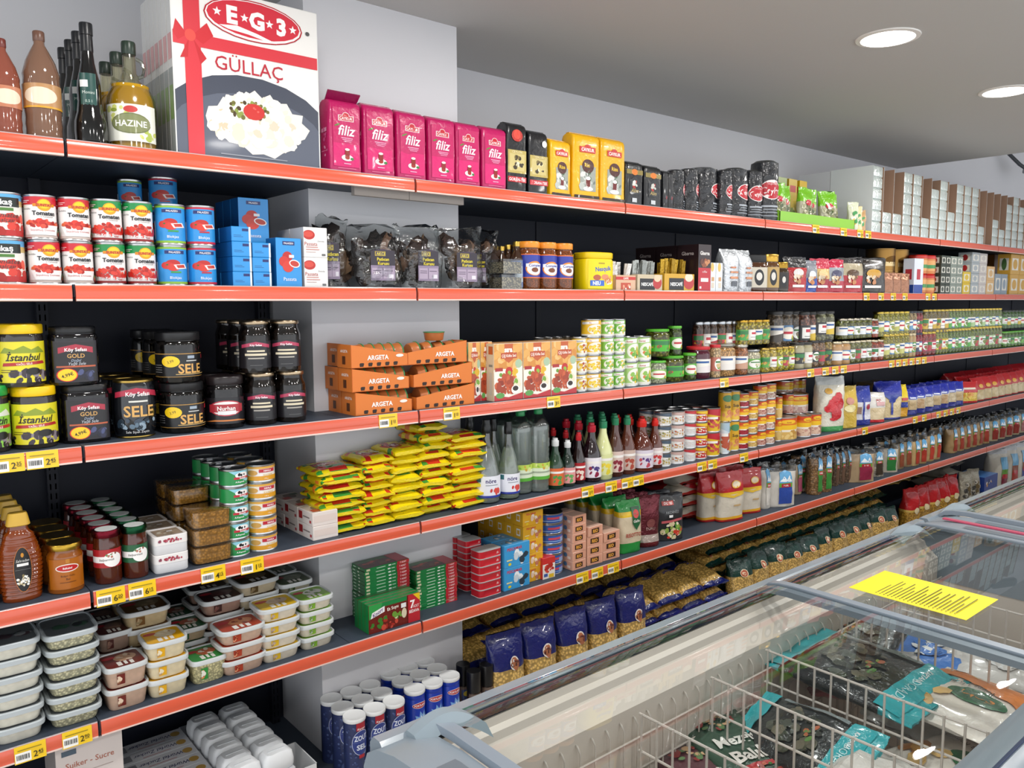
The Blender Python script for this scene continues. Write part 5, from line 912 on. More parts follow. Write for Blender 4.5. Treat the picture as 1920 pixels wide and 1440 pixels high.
BT = [(1033,1057,822,'1c3a24','e0e2e2','d86838','green sauce bottle with orange label and white cap','smoothjar',['4a9a48']),(1057,1079,826,'16281e','e0e2e2','e09a98','green sauce bottle with pink label and white cap','smoothjar',['5aa858']),(1079,1098,811,'22100e','c02028','a82028','dark syrup bottle with red cap and red label','smoothjar',['e8d8c8']),(1099,1126,793,'1e0c12','b81c30','e8e4ea','dark vinegar bottle with white label and red cap','smoothjar',['4a3a7a','8a2040']),(1121,1147,785,'d4d89a','2f8a60','d8dca0','pale yellow lemon juice bottle with green cap','smoothjar',['e8d040','d8c838']),(1146,1168,779,'4a2418','2f8a60','d8c0b8','brown vinegar bottle with pale label','smoothjar',['8a2838']),(1168,1190,779,'5a2c1c','2f8a60','c8b0a4','brown vinegar bottle with green cap, tan label','smoothjar',['a84838']),(1191,1221,785,'5a2414','d82820','d8d0dc','wide red brown bottle with red cap and purple label','smoothjar',['5a3a7a','b84858']),(1221,1241,784,'5a2818','d82820','e0d0d0','narrow red brown bottle with red cap','smoothjar',['c83838'])]
for i, (a, b_, t, c, cc, lc, ds, mt, pc) in enumerate(BT):
    row(3, a, b_, 1, t, lambda w, h, d, c=c, cc=cc, lc=lc, mt=mt, pc=pc: bottle(w, h, c, cc, sb, [(.4,.84),(.43,.85),(.43,.95),(.3,.96),(.3,1)], (.08,.42,1.0), lc, [('b',.55,.35,.25,.25,8,.12,pc),('r',.2,.7,.8,.82,'f0ece8')], mt=mt, frac=.5, a0=-.3), 'sauce_bottle', ds, 'bottle', 'sauce bottles', Y=.03, deep=3, dstep=.075, dep=.065, rz=-.1)
# cans of soup, sausages and beans
CS = [(1237,1260,772,4,'d8d4c8',['8a8a48','b8a048'],'4a5a6a','white can with olive picture'),(1261,1285,770,4,'e0dcd8',['b86848','c89860'],'c8a8a0','white stew can'),(1286,1305,768,4,'dcdcdc',['d8d0cc'],'c03038','white can with red corner'),(1306,1327,768,4,'c02c28',['e8c838','f0e4d8'],'e8c028','red can with yellow badge'),(1328,1352,764,2,'e0b820',['a82838','c85048'],'b82030','yellow and red sausage can'),(1353,1366,790,1,'d0dce4',['b85840'],'a8c0d0','pale blue tall can')]
for (a, b_, t, ly, c, pc, bc, ds) in CS:
    row(3, a, b_, 1, t, lambda w, h, d, c=c, pc=pc, bc=bc: can(w, h, c, [('p',[(0,1),(1,1),(1,.6),(0,.85)],bc),('b',.5,.35,.3,.25,14,.1,pc),('r',.2,.55,.6,.65,'f0eeea')], frac=.5), 'food_can', ds, 'can', ds+'s', layers=ly, rz=-.4, deep=2)
row(3, 1354, 1385, 2, 733, lambda w, h, d: can(w, h, 'd8a828', [('r',0,0,1,.35,'e8c048'),('e',.5,.8,.25,.12,'4a8a5a'),T('Soja',.5,.52,.1,'2a2418',w=.6,bold=.02),('b',.5,.2,.3,.12,10,.08,['c87848','e09868'])], frac=.5), 'sausage_can', 'tall yellow sausage can', 'can', 'tall yellow sausage cans', layers=2, rz=-.4, Y=.05)
def sbean(pic): return lambda w, h, d: can(w, h, 'e8a818', [('r',0,.8,1,1,'d0481c'),('r',0,.68,1,.8,'e07818'),('r',0,.45,1,.68,'eec020'),('r',0,.36,1,.46,'f0e8d8'),('r',0,0,1,.36,pic[0]),('b',.5,.2,.5,.2,40,.1,pic),('e',.5,.84,.16,.1,'f0c020'),T('Suntat',.5,.82,.07,'b02020',w=.28,bold=.02)], frac=.5)
BN = [(1386,1403,737,4,['8a1c28','a82838','6a1420']),(1403,1420,733,4,['c8a050','d8b870','a88038']),(1420,1436,722,4,['a8685a','c89888','8a4a40']),(1436,1453,719,4,['b89080','d8c0b0','8a6050'])]
for i, (a, b_, t, ly, pc) in enumerate(BN): row(3, a, b_, 1, t, sbean(pc), 'bean_can', f'yellow bean can, {ORD[i]} column of four', 'can', 'yellow bean cans', layers=ly, rz=-.3, Y=.04)
BG = [(1453,1463,743,2,['c8a050','d8b870'],.06,1),(1465,1502,780,1,['d8b060','e8c880','c09040'],.03,1),(1503,1541,776,1,['c89888','e0c0a8','a87868'],.03,2),(1472,1486,738,2,['b87868','d8a898'],.14,1),(1486,1522,738,2,['c8a098','e0c8b8'],.12,1),(1466,1512,712,3,['b08878','d0a898'],.24,2)]
for i, (a, b_, t, ly, pc, Y, n) in enumerate(BG): row(3, a, b_, n, t, sbean(pc), 'bean_can', f'large yellow bean can, {["slim stack","front wide one","front pair","second tier left","second tier wide","back tier"][i]}', 'can', 'large yellow bean cans', layers=ly, rz=-.35, Y=Y)
def fbag(bands, items, m='film', seed=1, wr=.006, e=3): return lambda w, h, d: pouch(w, h, d, bands, items, m=m, seed=seed, wr=wr, e=e, crimp=.03)
FB = [(1541,1574,706,[(.12,'4a9a58'),(.85,'d8d4c4'),(1,'c8ccca')],[('b',.5,.5,.3,.3,9,.12,['c02830','d03038']),('e',.3,.8,.15,.06,'e0a830')],'large white rice bag with red figures'),(1574,1600,724,[(1,'d0b04a')],[('e',.5,.5,.3,.1,'e8dca0'),('e',.5,.7,.2,.1,'c88a78')],'yellow rice bag beside the large white one'),(1600,1625,724,[(.14,'26328a'),(.6,'dcdce4'),(1,'2a3a9a')],[('r',.46,.1,.54,.7,'2a3a9a'),('r',.1,.3,.4,.5,'8a6a58'),('e',.75,.5,.12,.08,'a83048')],'blue and white sugar bag'),(1626,1651,736,[(.12,'c02830'),(.5,'dcc8a0'),(1,'e0dcd4')],[('r',.5,.6,.9,.75,'d8a8a8'),T('JAÇI',.6,.82,.08,'b82838',w=.5,bold=.02)],'white flour bag with red base'),(1652,1681,715,[(.06,'26328a'),(.62,'d8c498'),(1,'24309a')],[('e',.5,.52,.14,.07,'2a3a9a'),('p',[(.1,.7),(.9,.7),(.55,.5),(.55,.1),(.45,.1),(.45,.5)],'3a4aa0')],'flour bag with blue folded top'),(1681,1696,722,[(.5,'d8a030'),(1,'e8cc20')],[('r',.2,.3,.8,.5,'3a4a9a'),('r',.3,.55,.8,.65,'c03838')],'yellow semolina bag next to the blue bags')]
for i, (a, b_, t, bd, it, ds) in enumerate(FB): row(3, a, b_, 1, t, fbag(bd, it, 'film', 120+i), 'flour_bag', ds, 'bag', 'bags of rice and flour', dep=.1, rz=-.45, Y=.03)
row(3, 1698, 1800, 7, 722, lambda w, h, d: [fbag([(.2,'1c2680'),(.62,'c8b898'),(.72,'e0e0e8'),(1,'2430a0')], [('r',.25,.2,.75,.6,['c8b088','b89870','d0c0a0'][k]),('r',.2,.66,.8,.78,'3a4ab0'),('r',.3,.69,.7,.74,'e8ecf4')], 'film', 140+k)(w, h, d) for k in range(3)], 'bulgur_bag', 'glossy blue bag of pulses', 'bag', 'glossy blue pulse bags', dep=.09, rz=-.5, Y=.03, deep=2, jit=.15)
row(3, 1803, 1824, 1, 716, fbag([(.08,'b82830'),(.5,'d8b848'),(1,'c02c30')], [('b',.5,.35,.3,.15,9,.1,['e8c858','d89838']),('r',.2,.7,.8,.8,'e8dcc8')], 'film', 150), 'flour_bag', 'red and yellow maize bag beside the blue bags', 'bag', dep=.09, rz=-.4)
row(3, 1825, 1935, 9, 700, lambda w, h, d: [fbag([(.05,'b82024'),(.48,'c8b48a'),(1,'b81c24')], [('p',[(0,.4),(.2,.48),(.4,.42),(.6,.5),(.8,.42),(1,.48),(1,.05),(0,.05)],'cbb88e'),('e',.5,.7,.2,.1,'d8a030')], 'softfilm', 160+k, .004, 4)(w, h, d) for k in range(3)], 'flour_bag', 'red topped flour bag', 'bag', 'red topped flour bags', dep=.1, rz=-.3, deep=2, Y=.03, jit=.1)
row(3, 1775, 1920, 5, 690, lambda w, h, d: fbag([(1,'a81c24')], [('r',.2,.5,.8,.6,'d8c0a0')], 'softfilm', 170, .004, 4)(w, h, d), 'flour_bag', 'red flour bag at the back', 'bag', 'red flour bags at the back', dep=.12, Y=.3, rz=-.1)
row(3, 1632, 1668, 2, 716, lambda w, h, d: carton(w, h, d, '8a7250', one=True), 'brown_carton', 'brown carton at the back behind the flour bags', 'carton', Y=.28, dep=.15)
# ================================================================ FIFTH SHELF
def spreadtub(c1, pic, food, fm='tubfood', tx='SOS'): return lambda w, h, d: tub(w, h, d, food, [('r',0,0,1,1,c1),('e',.6,.62,.3,.24,pic[0]),('b',.58,.6,.24,.2,12,.09,pic),('e',.2,.75,.17,.1,'b82030'),('r',.3,.08,.42,.36,'e8e4dc'),('r',.48,.1,.56,.34,'e8e4dc'),('r',.62,.06,.72,.3,'e8e4dc')], [('r',.0,.1,.35,.9,c1),('b',.15,.5,.14,.3,6,.16,pic)], fm)
ch = lambda green: (lambda w, h, d: tub(w, h, d, 'f2ecdc' if not green else 'ece4bc', [('r',0,0,1,1,'7a7e80'),('r',.0,.0,1,.55,'5a6064'),('b',.5,.4,.35,.14,12,.1,['3a5a48','2c3034','8a9a90'] if green else ['4a3a40','8a8e90','2c3034'])], (), 'herbfood' if green else 'tubfood', lidc='b4bcc0'))
row(4, -20, 87, 1, 1197, ch(False), 'cheese_tub', 'flat clear cheese tub in the leftmost stack', 'tub', 'flat clear cheese tubs', layers=6, dep=.15, jit=.03, Y=.01, deep=2, dstep=.16)
row(4, 86, 193, 1, 1178, ch(True), 'cheese_tub', 'flat clear tub of cheese with green herbs', 'tub', 'herb cheese tubs', layers=6, dep=.15, jit=.04, Y=.01, deep=2, dstep=.16)
ST = [(193,280,1240,2,'6a2018',['c89a78','8a5a40','e0c8b0'],'d8b49c','brown labelled spread tub, front left stack of two',.015),(272,355,1195,3,'e0a818',['d8c8a8','b89060','e8dcc0'],'f4e2bc','yellow labelled spread tub, stack of three',.015),(352,425,1228,1,'2e8a3c',['b05a38','d88a50','e8e4d8'],'f2e6b0','single green labelled spread tub at the front',.02),(408,498,1172,3,'a83a20',['d88a58','e0a078','8a2a18'],'dcb8a0','red brown labelled spread tub, stack of three',.015),(483,562,1133,4,'d8b020',['c8b098','8a7060','b8a088'],'f4e6d0','yellow and grey labelled spread tub, stack of four',.02),(556,624,1116,4,'7aa830',['d8d8d0','a8b0a0','6a8a48'],'f2e6d0','lime green labelled spread tub, stack of four',.03)]
for i, (a, b_, t, ly, c, pc, fd, ds, Y) in enumerate(ST): row(4, a, b_, 1, t, spreadtub(c, pc, fd, 'herbfood' if i in (2,) else 'tubfood'), 'spread_tub', ds, 'tub', 'spread tubs at the front', layers=ly, dep=.115, jit=.04, Y=Y)
SB = [(182,252,1180,3,'4a2420',['7a5a50','8a6a58'],'a08474','shade-darkened labelled spread tub in the second row, left',.15),(232,325,1138,4,'6a4820',['8a7a58','a89070'],'c8b088','shade-darkened brown labelled tall spread tub in the second row',.15),(322,392,1172,3,'2a5a38',['a86048','c8c0b0'],'c0a888','green labelled spread tub in the second row',.15),(378,460,1118,4,'3a1c18',['6a4038','7a5048'],'a88474','shade-darkened red brown labelled spread tub in the second row',.15),(444,525,1085,5,'4a3818',['7a6a50','8a7a58'],'c4b498','shade-darkened yellow labelled spread tub in the second row',.15),(520,586,1088,5,'3a4a28',['7a8068','8a9078'],'bcb49c','shade-darkened lime labelled spread tub in the second row',.16)]  # second-row tubs repeat the front colours darkened, shade painted in
for i, (a, b_, t, ly, c, pc, fd, ds, Y) in enumerate(SB): row(4, a, b_, 1, t, spreadtub(c, pc, fd), 'spread_tub', ds, 'tub', 'spread tubs in the second row', layers=ly, dep=.115, jit=.05, Y=Y, deep=2)
# stock cube boxes
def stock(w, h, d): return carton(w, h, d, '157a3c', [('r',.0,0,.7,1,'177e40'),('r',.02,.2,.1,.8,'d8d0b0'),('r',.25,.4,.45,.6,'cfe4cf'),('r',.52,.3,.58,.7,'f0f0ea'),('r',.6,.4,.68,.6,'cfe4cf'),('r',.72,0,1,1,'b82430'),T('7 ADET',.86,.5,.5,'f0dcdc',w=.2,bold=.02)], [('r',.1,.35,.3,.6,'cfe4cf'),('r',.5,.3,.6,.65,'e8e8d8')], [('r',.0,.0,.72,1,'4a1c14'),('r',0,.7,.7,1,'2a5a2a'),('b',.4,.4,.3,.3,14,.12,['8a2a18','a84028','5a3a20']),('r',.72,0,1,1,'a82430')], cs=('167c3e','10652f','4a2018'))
Xa, Xb = SX(693, .08, SH[4]), SX(776, .08, SH[4]); Ht = (SZ(1058, (Xa+Xb)/2, .1)-SH[4])/16
kd = stock(Xb-Xa, Ht*.985, .088)
for k in range(16): put(kd, 'stock_box', f'flat green and red stock cube box, left stack, {ORD[k]} from bottom', 'box', ((Xa+Xb)/2+random.uniform(-.002,.002), .105+.045, SH[4]+Ht*k), random.uniform(-.02,.02), 'left stack of stock boxes')
Xa, Xb = SX(781, .08, SH[4]), SX(858, .08, SH[4]); Ht2 = (SZ(1062, (Xa+Xb)/2, .08)-SH[4])/13
kd = stock(Xb-Xa, Ht2*.985, .088)
for k in range(13): put(kd, 'stock_box', f'flat green and red stock cube box, right stack, {ORD[k]} from bottom', 'box', ((Xa+Xb)/2+random.uniform(-.003,.003), .08+.045, SH[4]+Ht2*k), random.uniform(-.03,.03), 'right stack of stock boxes')
Xa, Xb = SX(692, .015, SH[4]), SX(788, .015, SH[4]); hK = SZ(1122, (Xa+Xb)/2, .02)-SH[4]
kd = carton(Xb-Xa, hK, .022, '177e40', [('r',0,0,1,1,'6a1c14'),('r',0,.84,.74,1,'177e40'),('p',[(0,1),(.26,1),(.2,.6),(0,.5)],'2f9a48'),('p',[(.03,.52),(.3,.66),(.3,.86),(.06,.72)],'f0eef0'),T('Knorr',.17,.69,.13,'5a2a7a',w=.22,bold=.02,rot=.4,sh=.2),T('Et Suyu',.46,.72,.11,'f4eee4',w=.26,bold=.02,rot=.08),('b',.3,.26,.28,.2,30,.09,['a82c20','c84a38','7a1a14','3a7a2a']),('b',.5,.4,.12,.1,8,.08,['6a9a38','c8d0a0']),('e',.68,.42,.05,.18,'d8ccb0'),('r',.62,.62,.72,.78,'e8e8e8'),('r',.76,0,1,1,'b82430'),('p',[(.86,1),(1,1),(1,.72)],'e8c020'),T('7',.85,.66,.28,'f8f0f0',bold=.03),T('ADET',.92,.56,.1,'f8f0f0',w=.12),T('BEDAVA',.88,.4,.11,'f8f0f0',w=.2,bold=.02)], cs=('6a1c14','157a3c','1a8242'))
for k in range(4): put(kd, 'stock_box', f'upright green stock cube box leaning before the left stack, {ORD[k]} from front', 'box', ((Xa+Xb)/2, .027+.0235*k, SH[4]), 0, 'upright stock boxes')
# fish tins right of the pillar
def redtin(w, h, d):
    a, l = MB(), MB(); loft(a, [(w*.47,d*.47,0),(w*.5,d*.5,.0006),(w*.5,d*.5,.0012),(w*.49,d*.49,.002),(w*.49,d*.49,h-.002),(w*.5,d*.5,h-.0012),(w*.5,d*.5,h-.0006),(w*.46,d*.46,h)], 'c01f2c', 'gloss', 24, 6, segc=['b8b8b8','b8b8b8','c8c8c8','c01f2c','c01f2c','c8c8c8','b8b8b8'])
    paint(l, [('e',.85,.5,.05,.2,'e0a0a0'),('r',.78,.3,.92,.36,'e8c0c0')], w*.8, h*.7, m_front(-d*.49, h*.15)); return kind('x', [('tin_body', a), ('print', l)])
row(4, 893, 937, 1, 1030, redtin, 'fish_tin', 'flat red fish tin, front stack', 'tin', 'red fish tins in front', layers=6, dep=.065, Y=.03, jit=.02)
row(4, 868, 900, 1, 1012, redtin, 'fish_tin', 'flat red fish tin, back stack beside the pillar', 'tin', 'red fish tins at the back', layers=8, dep=.065, Y=.12, jit=.02, deep=2)
pesc = lambda c, pic: (lambda w, h, d: carton(w, h, d, c, [T('PESCAMAR',.4,.82,.13,'c02838',w=.6,bold=.03),('r',.05,.74,.7,.92,c),T('PESCAMAR',.4,.82,.13,'c02838',w=.6,bold=.03),('b',.62,.4,.3,.25,9,.16,pic),('r',.08,.3,.3,.36,'e8e0a0'),('e',.2,.15,.06,.06,'e8d020')], [('r',.3,.3,.7,.8,'e8e8e8'),('r',.36,.4,.64,.7,c)], [('b',.5,.5,.4,.4,8,.12,pic)]))
row(4, 938, 987, 1, 1017, pesc('3a9ad4', ['c8d4dc','5a6a78','e8f0f4','2a3a48']), 'fish_box', 'blue fish carton with silver fish', 'box', 'blue fish cartons', layers=2, dep=.07, Y=.03, jit=.03, deep=2)
row(4, 975, 1013, 1, 957, pesc('e0a828', ['e8c8b0','d09878','f0e0d0','c07858']), 'fish_box', 'yellow fish carton with fillet picture', 'box', 'yellow fish cartons', layers=5, dep=.055, Y=.045, jit=.015, deep=5)
row(4, 1013, 1036, 1, 1043, lambda w, h, d: carton(w, h, d, 'c8302c', [('r',.0,0,1,.7,'e8e0d8'),('b',.5,.45,.35,.2,9,.12,['b02820','d04838']),('r',.1,.1,.4,.25,'3a5aa0'),('r',.5,.02,.9,.2,'e0b828')]), 'tomato_box', 'small red and white tomato carton by the blue tins', 'box', dep=.05)
row(4, 1021, 1061, 1, 961, lambda w, h, d: can(w, h, '28509a', [('r',0,.0,1,1,'2c58a8'),('r',.3,.45,.8,.75,'c84858'),('r',.15,.2,.7,.28,'a8c0e0'),('r',.6,.1,.9,.7,'8aa8d0')], frac=.5), 'tuna_can', 'flat blue tuna can', 'can', 'flat blue tuna cans', layers=6, deep=3, Y=.04, rz=-.2)
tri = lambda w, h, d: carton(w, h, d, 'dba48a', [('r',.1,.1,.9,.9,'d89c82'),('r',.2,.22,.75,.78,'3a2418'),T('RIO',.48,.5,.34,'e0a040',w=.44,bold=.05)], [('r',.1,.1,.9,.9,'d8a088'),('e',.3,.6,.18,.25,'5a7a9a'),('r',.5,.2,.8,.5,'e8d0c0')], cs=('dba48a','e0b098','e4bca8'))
row(4, 1067, 1093, 1, 965, tri, 'tuna_pack', 'peach coloured tuna pack, tall stack of six', 'pack', 'peach tuna packs in six', layers=6, dep=.06, Y=.03, jit=.04, deep=2)
row(4, 1096, 1124, 1, 985, tri, 'tuna_pack', 'peach coloured tuna pack, middle stack of four', 'pack', 'peach tuna packs in four', layers=4, dep=.06, Y=.03, jit=.1, deep=2)
row(4, 1125, 1156, 1, 995, tri, 'tuna_pack', 'peach coloured tuna pack, short stack of three', 'pack', 'peach tuna packs in three', layers=3, dep=.06, Y=.03, jit=.05, deep=2)
gallo = lambda w, h, d: pouch(w, h, d, [(.2,'1f8a3a'),(.72,'cfc0a4'),(.78,'e0b820'),(1,'1f9440')], [('p',[(.48,.95),(.92,.95),(.9,.6),(.7,.45),(.5,.6)],'1c5a34'),('e',.7,.8,.15,.09,'c03028'),T('Gallo',.7,.65,.06,'f4f0e8',w=.34,bold=.02),T('RISOTTO',.55,.36,.085,'a83830',w=.75,bold=.02)], m='softfilm', seed=201, e=4, crimp=.02, wr=.005)
row(4, 1160, 1199, 1, 938, gallo, 'rice_bag', 'green and white risotto rice bag with shield', 'bag', 'risotto rice bags', dep=.075, Y=.03, deep=5, rz=-.15, jit=.03)
row(4, 1200, 1233, 1, 930, lambda w, h, d: pouch(w, h, d, [(.12,'7a2c30'),(.25,'d8c8c0'),(1,'6a2a34')], [('e',.5,.5,.2,.1,'9a5a5a'),T('DURU',.5,.38,.06,'d8b8b0',w=.5)], m='foil', seed=203, topw=1.1), 'bulgur_bag', 'shiny dark red pouch beside the risotto', 'bag', dep=.07, Y=.03, rz=-.3, deep=3)
row(4, 1234, 1277, 1, 925, lambda w, h, d: pouch(w, h, d, [(1,'26282c')], [('b',.55,.2,.4,.18,30,.07,['4a8a38','c83828','d8c8a0','8aa848','e8e0c8']),('p',[(.1,.4),(.9,.44),(.9,.5),(.1,.46)],'c05a60'),('r',.15,.82,.6,.92,'b84038'),T('DURU',.38,.87,.06,'f4ece8',w=.36,bold=.03),T('AKDENİZ',.5,.66,.06,'8a8e90',w=.6),('r',.35,.54,.5,.6,'e4e4e4')], m='softfilm', seed=204, topw=.95), 'bulgur_bag', 'black pouch with colourful salad picture', 'bag', dep=.07, Y=.03, rz=-.35, deep=2)
def ricered(w, h, d): return pouch(w, h, d, [(.07,'b82420'),(.1,'e0a828'),(.56,'d4ccbc'),(.60,'e0b830'),(1,'b8222a')], [('p',[(0,.56),(.5,.50),(1,.56),(1,.62),(.5,.56),(0,.62)],'e8c040'),('e',.62,.8,.2,.09,'e8a820'),('e',.62,.8,.16,.07,'f0e0c0'),('r',.5,.3,.8,.34,'c8a878')], m='softfilm', seed=210, e=3, crimp=.03, wr=.005)
RR = [(1316,1347,886,.10),(1349,1390,884,.04),(1389,1423,878,.06)]
for i, (a, b_, t, Y) in enumerate(RR): row(4, a, b_, 1, t, ricered, 'rice_bag', f'red topped white rice bag, {ORD[i]} from left', 'bag', 'red topped rice bags', dep=.07, Y=Y, rz=-.25, jit=.05, deep=2, dstep=.1)
kd = pouch(.16, .26, .06, [(.1,'b82420'),(.5,'d4ccbc'),(1,'b8222a')], [('e',.6,.75,.18,.1,'e8a820')], m='softfilm', style='pillow', seed=214)
for k in range(5): put(kd, 'rice_bag', f'red and white rice bag lying flat in a pile, {ORD[k]} from bottom', 'bag', (SX(1290, .2, SH[4]+.03), .17, SH[4]+.03+.055*k), 0, 'rice bags lying in a pile', rot=(-math.pi/2, 0, random.uniform(-.05,.05)))
def duru(body, lab, seed, m='grain'): return lambda w, h, d: pouch(w, h, d, [(.86, body),(1,'c8ccd0')], [('r',.42,.05,.9,.5,lab),('p',[(.42,.5),(.9,.5),(.9,.62),(.42,.62)],'68a038'),('p',[(.42,.62),(.9,.62),(.86,.9),(.66,.96),(.46,.9)],'58a0d0'),('p',[(.44,.66),(.6,.8),(.7,.7),(.8,.82),(.9,.64)],'e8eef2'),('r',.5,.5,.84,.6,'b82838'),T('DURU',.67,.55,.045,'f4ecea',w=.3,bold=.03)], m={body: m, 'c8ccd0': 'clearfilm'}, pm='softfilm', seed=seed, e=2.2, crimp=.02, wr=.006, iw=.8)
DB = [(1424,1442,868,1,'c8c4bc','d8d4cc',.06),(1440,1483,872,1,'ccc8c0','2a4aa0',.03),(1484,1520,860,2,'b8a080','c05a78',.12),(1521,1557,846,2,'a07a50','3a8a3a',.04),(1560,1592,838,3,'8a7058','6a5040',.08),(1594,1630,842,1,'a89070','8a2040',.03),(1631,1652,840,1,'c0b8a8','3a3024',.04),(1653,1676,834,1,'b8b0a0','2a7a3a',.05),(1677,1706,822,2,'a08a68','8a4a30',.05),(1707,1734,818,2,'b89a6a','a83828',.03),(1735,1760,808,2,'b89a6a','b84030',.03),(1778,1850,790,6,'a88a60','a04030',.05),(1852,1930,775,6,'b0a080','8a3028',.05)]
for i, (a, b_, t, n, body, lab, Y) in enumerate(DB): row(4, a, b_, n, t, duru(body, lab, 220+i, 'pasta' if i in (3,4,6) else 'grain'), 'grain_bag', f'clear bag of {["white rice","white rice with blue label","mixed rice with pink label","brown lentils with green label","brown bulgur","bulgur with maroon label","barley with dark label","rice with green label","brown bulgur with tan label","golden bulgur with red label","golden bulgur, paired","golden bulgur in a row","pale bulgur at the far end"][i]}', 'bag', 'clear bags of grain', dep=.075, rz=-.5, jit=.2, Y=Y, deep=2, dstep=.1, gap=.92)
# ================================================================ LOWEST DECK
ZB = SH[5]
def ztin(w, h, d):
    r = w/2; b, c, l = MB(), MB(), MB(); loft(b, [(r*.97,0),(r*.985,.003),(r*.985,h-.012)], '2a3560', 'gloss', 24)
    loft(c, [(r,h-.014),(r*1.03,h-.012),(r*1.03,h-.003),(r,h),(r*.9,h-.002),(r*.2,h-.002)], 'eceeee', 'plastic', 24)
    it = [('b',.5,.5,.5,.5,70,.022,['4a5a8a','3a4a78','5a6a98']),('r',.38,.87,.62,1,'a82030'),T('Kervan',.5,.90,.035,'f0e8e8',w=.2,bold=.02,sh=.2),('e',.5,.66,.225,.215,'c8d0e4'),('e',.5,.66,.215,.205,'2c3e86'),T('ZOUT',.5,.745,.085,'dfe6f4',w=.34,bold=.03),('r',.3,.675,.7,.68,'6a7ab0'),T('SEL',.5,.59,.085,'dfe6f4',w=.25,bold=.03),('r',.43,.40,.57,.46,'a82030'),('e',.5,.1,.2,.1,'4a5a8a')]
    paint(l, it, 2*math.pi*r*.62, h*.92, m_cyl(r*.986, .004, .22), 30, 0); return kind('x', [('tin_body', b), ('lid', c), ('label', l)])
def ptin(w, h, d):
    r = w/2; b, c, l = MB(), MB(), MB(); loft(b, [(r*.97,0),(r*.985,.003),(r*.985,h*.85),(r*.96,h*.86),(r*.985,h*.87),(r*.985,h*.92),(r*.96,h*.93),(r*.985,h*.94),(r*.985,h-.012)], '1838a8', 'gloss', 24)
    loft(c, [(r,h-.014),(r*1.03,h-.012),(r*1.03,h-.003),(r,h),(r*.9,h-.002),(r*.2,h-.002)], 'eceeee', 'plastic', 24)
    st = [(.56+(.30 if i % 2 else .2)*math.cos(i*math.pi/12)*1.0, .47+(.26 if i % 2 else .17)*math.sin(i*math.pi/12)) for i in range(24)]
    st2 = [(.56+(x-.56)*.7, .47+(y-.47)*.7) for x, y in st]
    paint(l, [('p',st,'7aa8e0'),('p',st2,'d8e6f4'),('e',.5,.83,.22,.055,'e8dcdc'),('e',.5,.83,.21,.045,'b82030'),T('PORTLAND',.5,.83,.04,'f4ecec',w=.34,bold=.03),T('Fijn',.58,.56,.04,'5a6a8a'),T('Tafelzout',.58,.49,.035,'5a6a8a',w=.3),T('Sel',.58,.42,.035,'5a6a8a')], 2*math.pi*r*.6, h*.9, m_cyl(r*.986, .004, .05), 30, 0); return kind('x', [('tin_body', b), ('lid', c), ('label', l)])
TR = .0725; HZ = .215
P0 = ON(664, 1340, ZB+HZ); kz = ztin(TR, HZ, TR)
def grid3(kd, P, nm, nx, ny, skew, name):
    for j in range(ny):
        for i in range(nx):
            put(kd, name, f'{nm}, {ORD[i]} from left, '+('front row' if j == 0 else ORD[j]+' row back'), 'salt tin', (P.x+.0745*i+skew*j, P.y+.0755*j, ZB), random.uniform(-.15,.1)-.05, nm+'s')
grid3(kz, P0, 'dark blue salt tin with round white lettered badge', 3, 3, -.002, 'salt_tin')
P1 = ON(777, 1289, ZB+HZ); kp = ptin(TR, HZ, TR)
grid3(kp, P1, 'bright blue salt tin with white splash', 3, 3, -.002, 'salt_tin')
pm_ = lambda w, h, d: jar(w, h, '4a3428', '131315', [('r',.2,.3,.8,.9,'3a4a7a'),('e',.5,.75,.2,.1,'c8b040'),('r',.35,.1,.65,.3,'e0e0e0')], (.08,.6), .38, 'seed', '6a5a50', 'plastic', .6, .96, lidr=1.0, frac=.4)
kd = pm_(.052, .2, .05)
for i, (px, py) in enumerate(((888, 1257), (912, 1245), (868, 1244))):
    P = ON(px, py, ZB+.2); put(kd, 'pepper_mill', ['pepper mill with black cap, nearest the blue tins','pepper mill with black cap, nearest the pasta','pepper mill with black cap, farthest back'][i], 'pepper mill', (P.x, P.y, ZB), -.1, 'black capped pepper mills')
# pasta bags: upright front row and lying piles behind
def pastabag(film, seed, small=False): return pouch(.16, .30, .09, [(.56 if film == '141d62' else .64,'e8c070'),(.9,film),(1,film)], [('e',.62,.66,.15,.1,'ded6d0'),('b',.62,.66,.09,.06,8,.05,['7a4038','a86848','4a2420']),T('ankara',.5,.36,.075,'24308a',w=.62,bold=.03)] if film == '141d62' else [('e',.5,.76,.17,.09,'e8d8b8'),('e',.5,.76,.14,.075,'b85838'),('e',.5,.76,.08,.045,'f0e0c0')], m={'e8c070': 'pasta', film: 'film'}, pm='softfilm', style='stand', seed=seed, e=2.7, crimp=.06, wr=.008)
def pastalie(film, seed): return pouch(.165, .27, .075, [(.12,film),(.82,'e6bc68'),(1,film)], [T('ankara' if film == '141d62' else '',.5,.72,.07,'2c3880',w=.5,bold=.02)] if film == '141d62' else [('e',.5,.2,.14,.08,'d8b080'),('e',.5,.2,.1,.06,'b85838')], m={'e6bc68': 'pasta', film: 'film'}, pm='softfilm', style='pillow', seed=seed, e=2.6, crimp=.05, wr=.008)
BL, GN = '141d62', '123a34'
kb = [pastabag(BL, 300+i) for i in range(3)]; kg = [pastabag(GN, 310+i) for i in range(3)]; lb_ = [pastalie(BL, 320+i) for i in range(3)]; lg = [pastalie(GN, 330+i) for i in range(3)]
for i, x in enumerate((1.405, 1.575, 1.755, 1.93, 2.115)):
    put(kb[i % 3], 'pasta_bag', f'upright pasta bag with dark blue top, {ORD[i]} from left', 'bag', (x, .035, ZB+.002), -.15, 'upright blue pasta bags', rot=(-.06, 0, -.15))
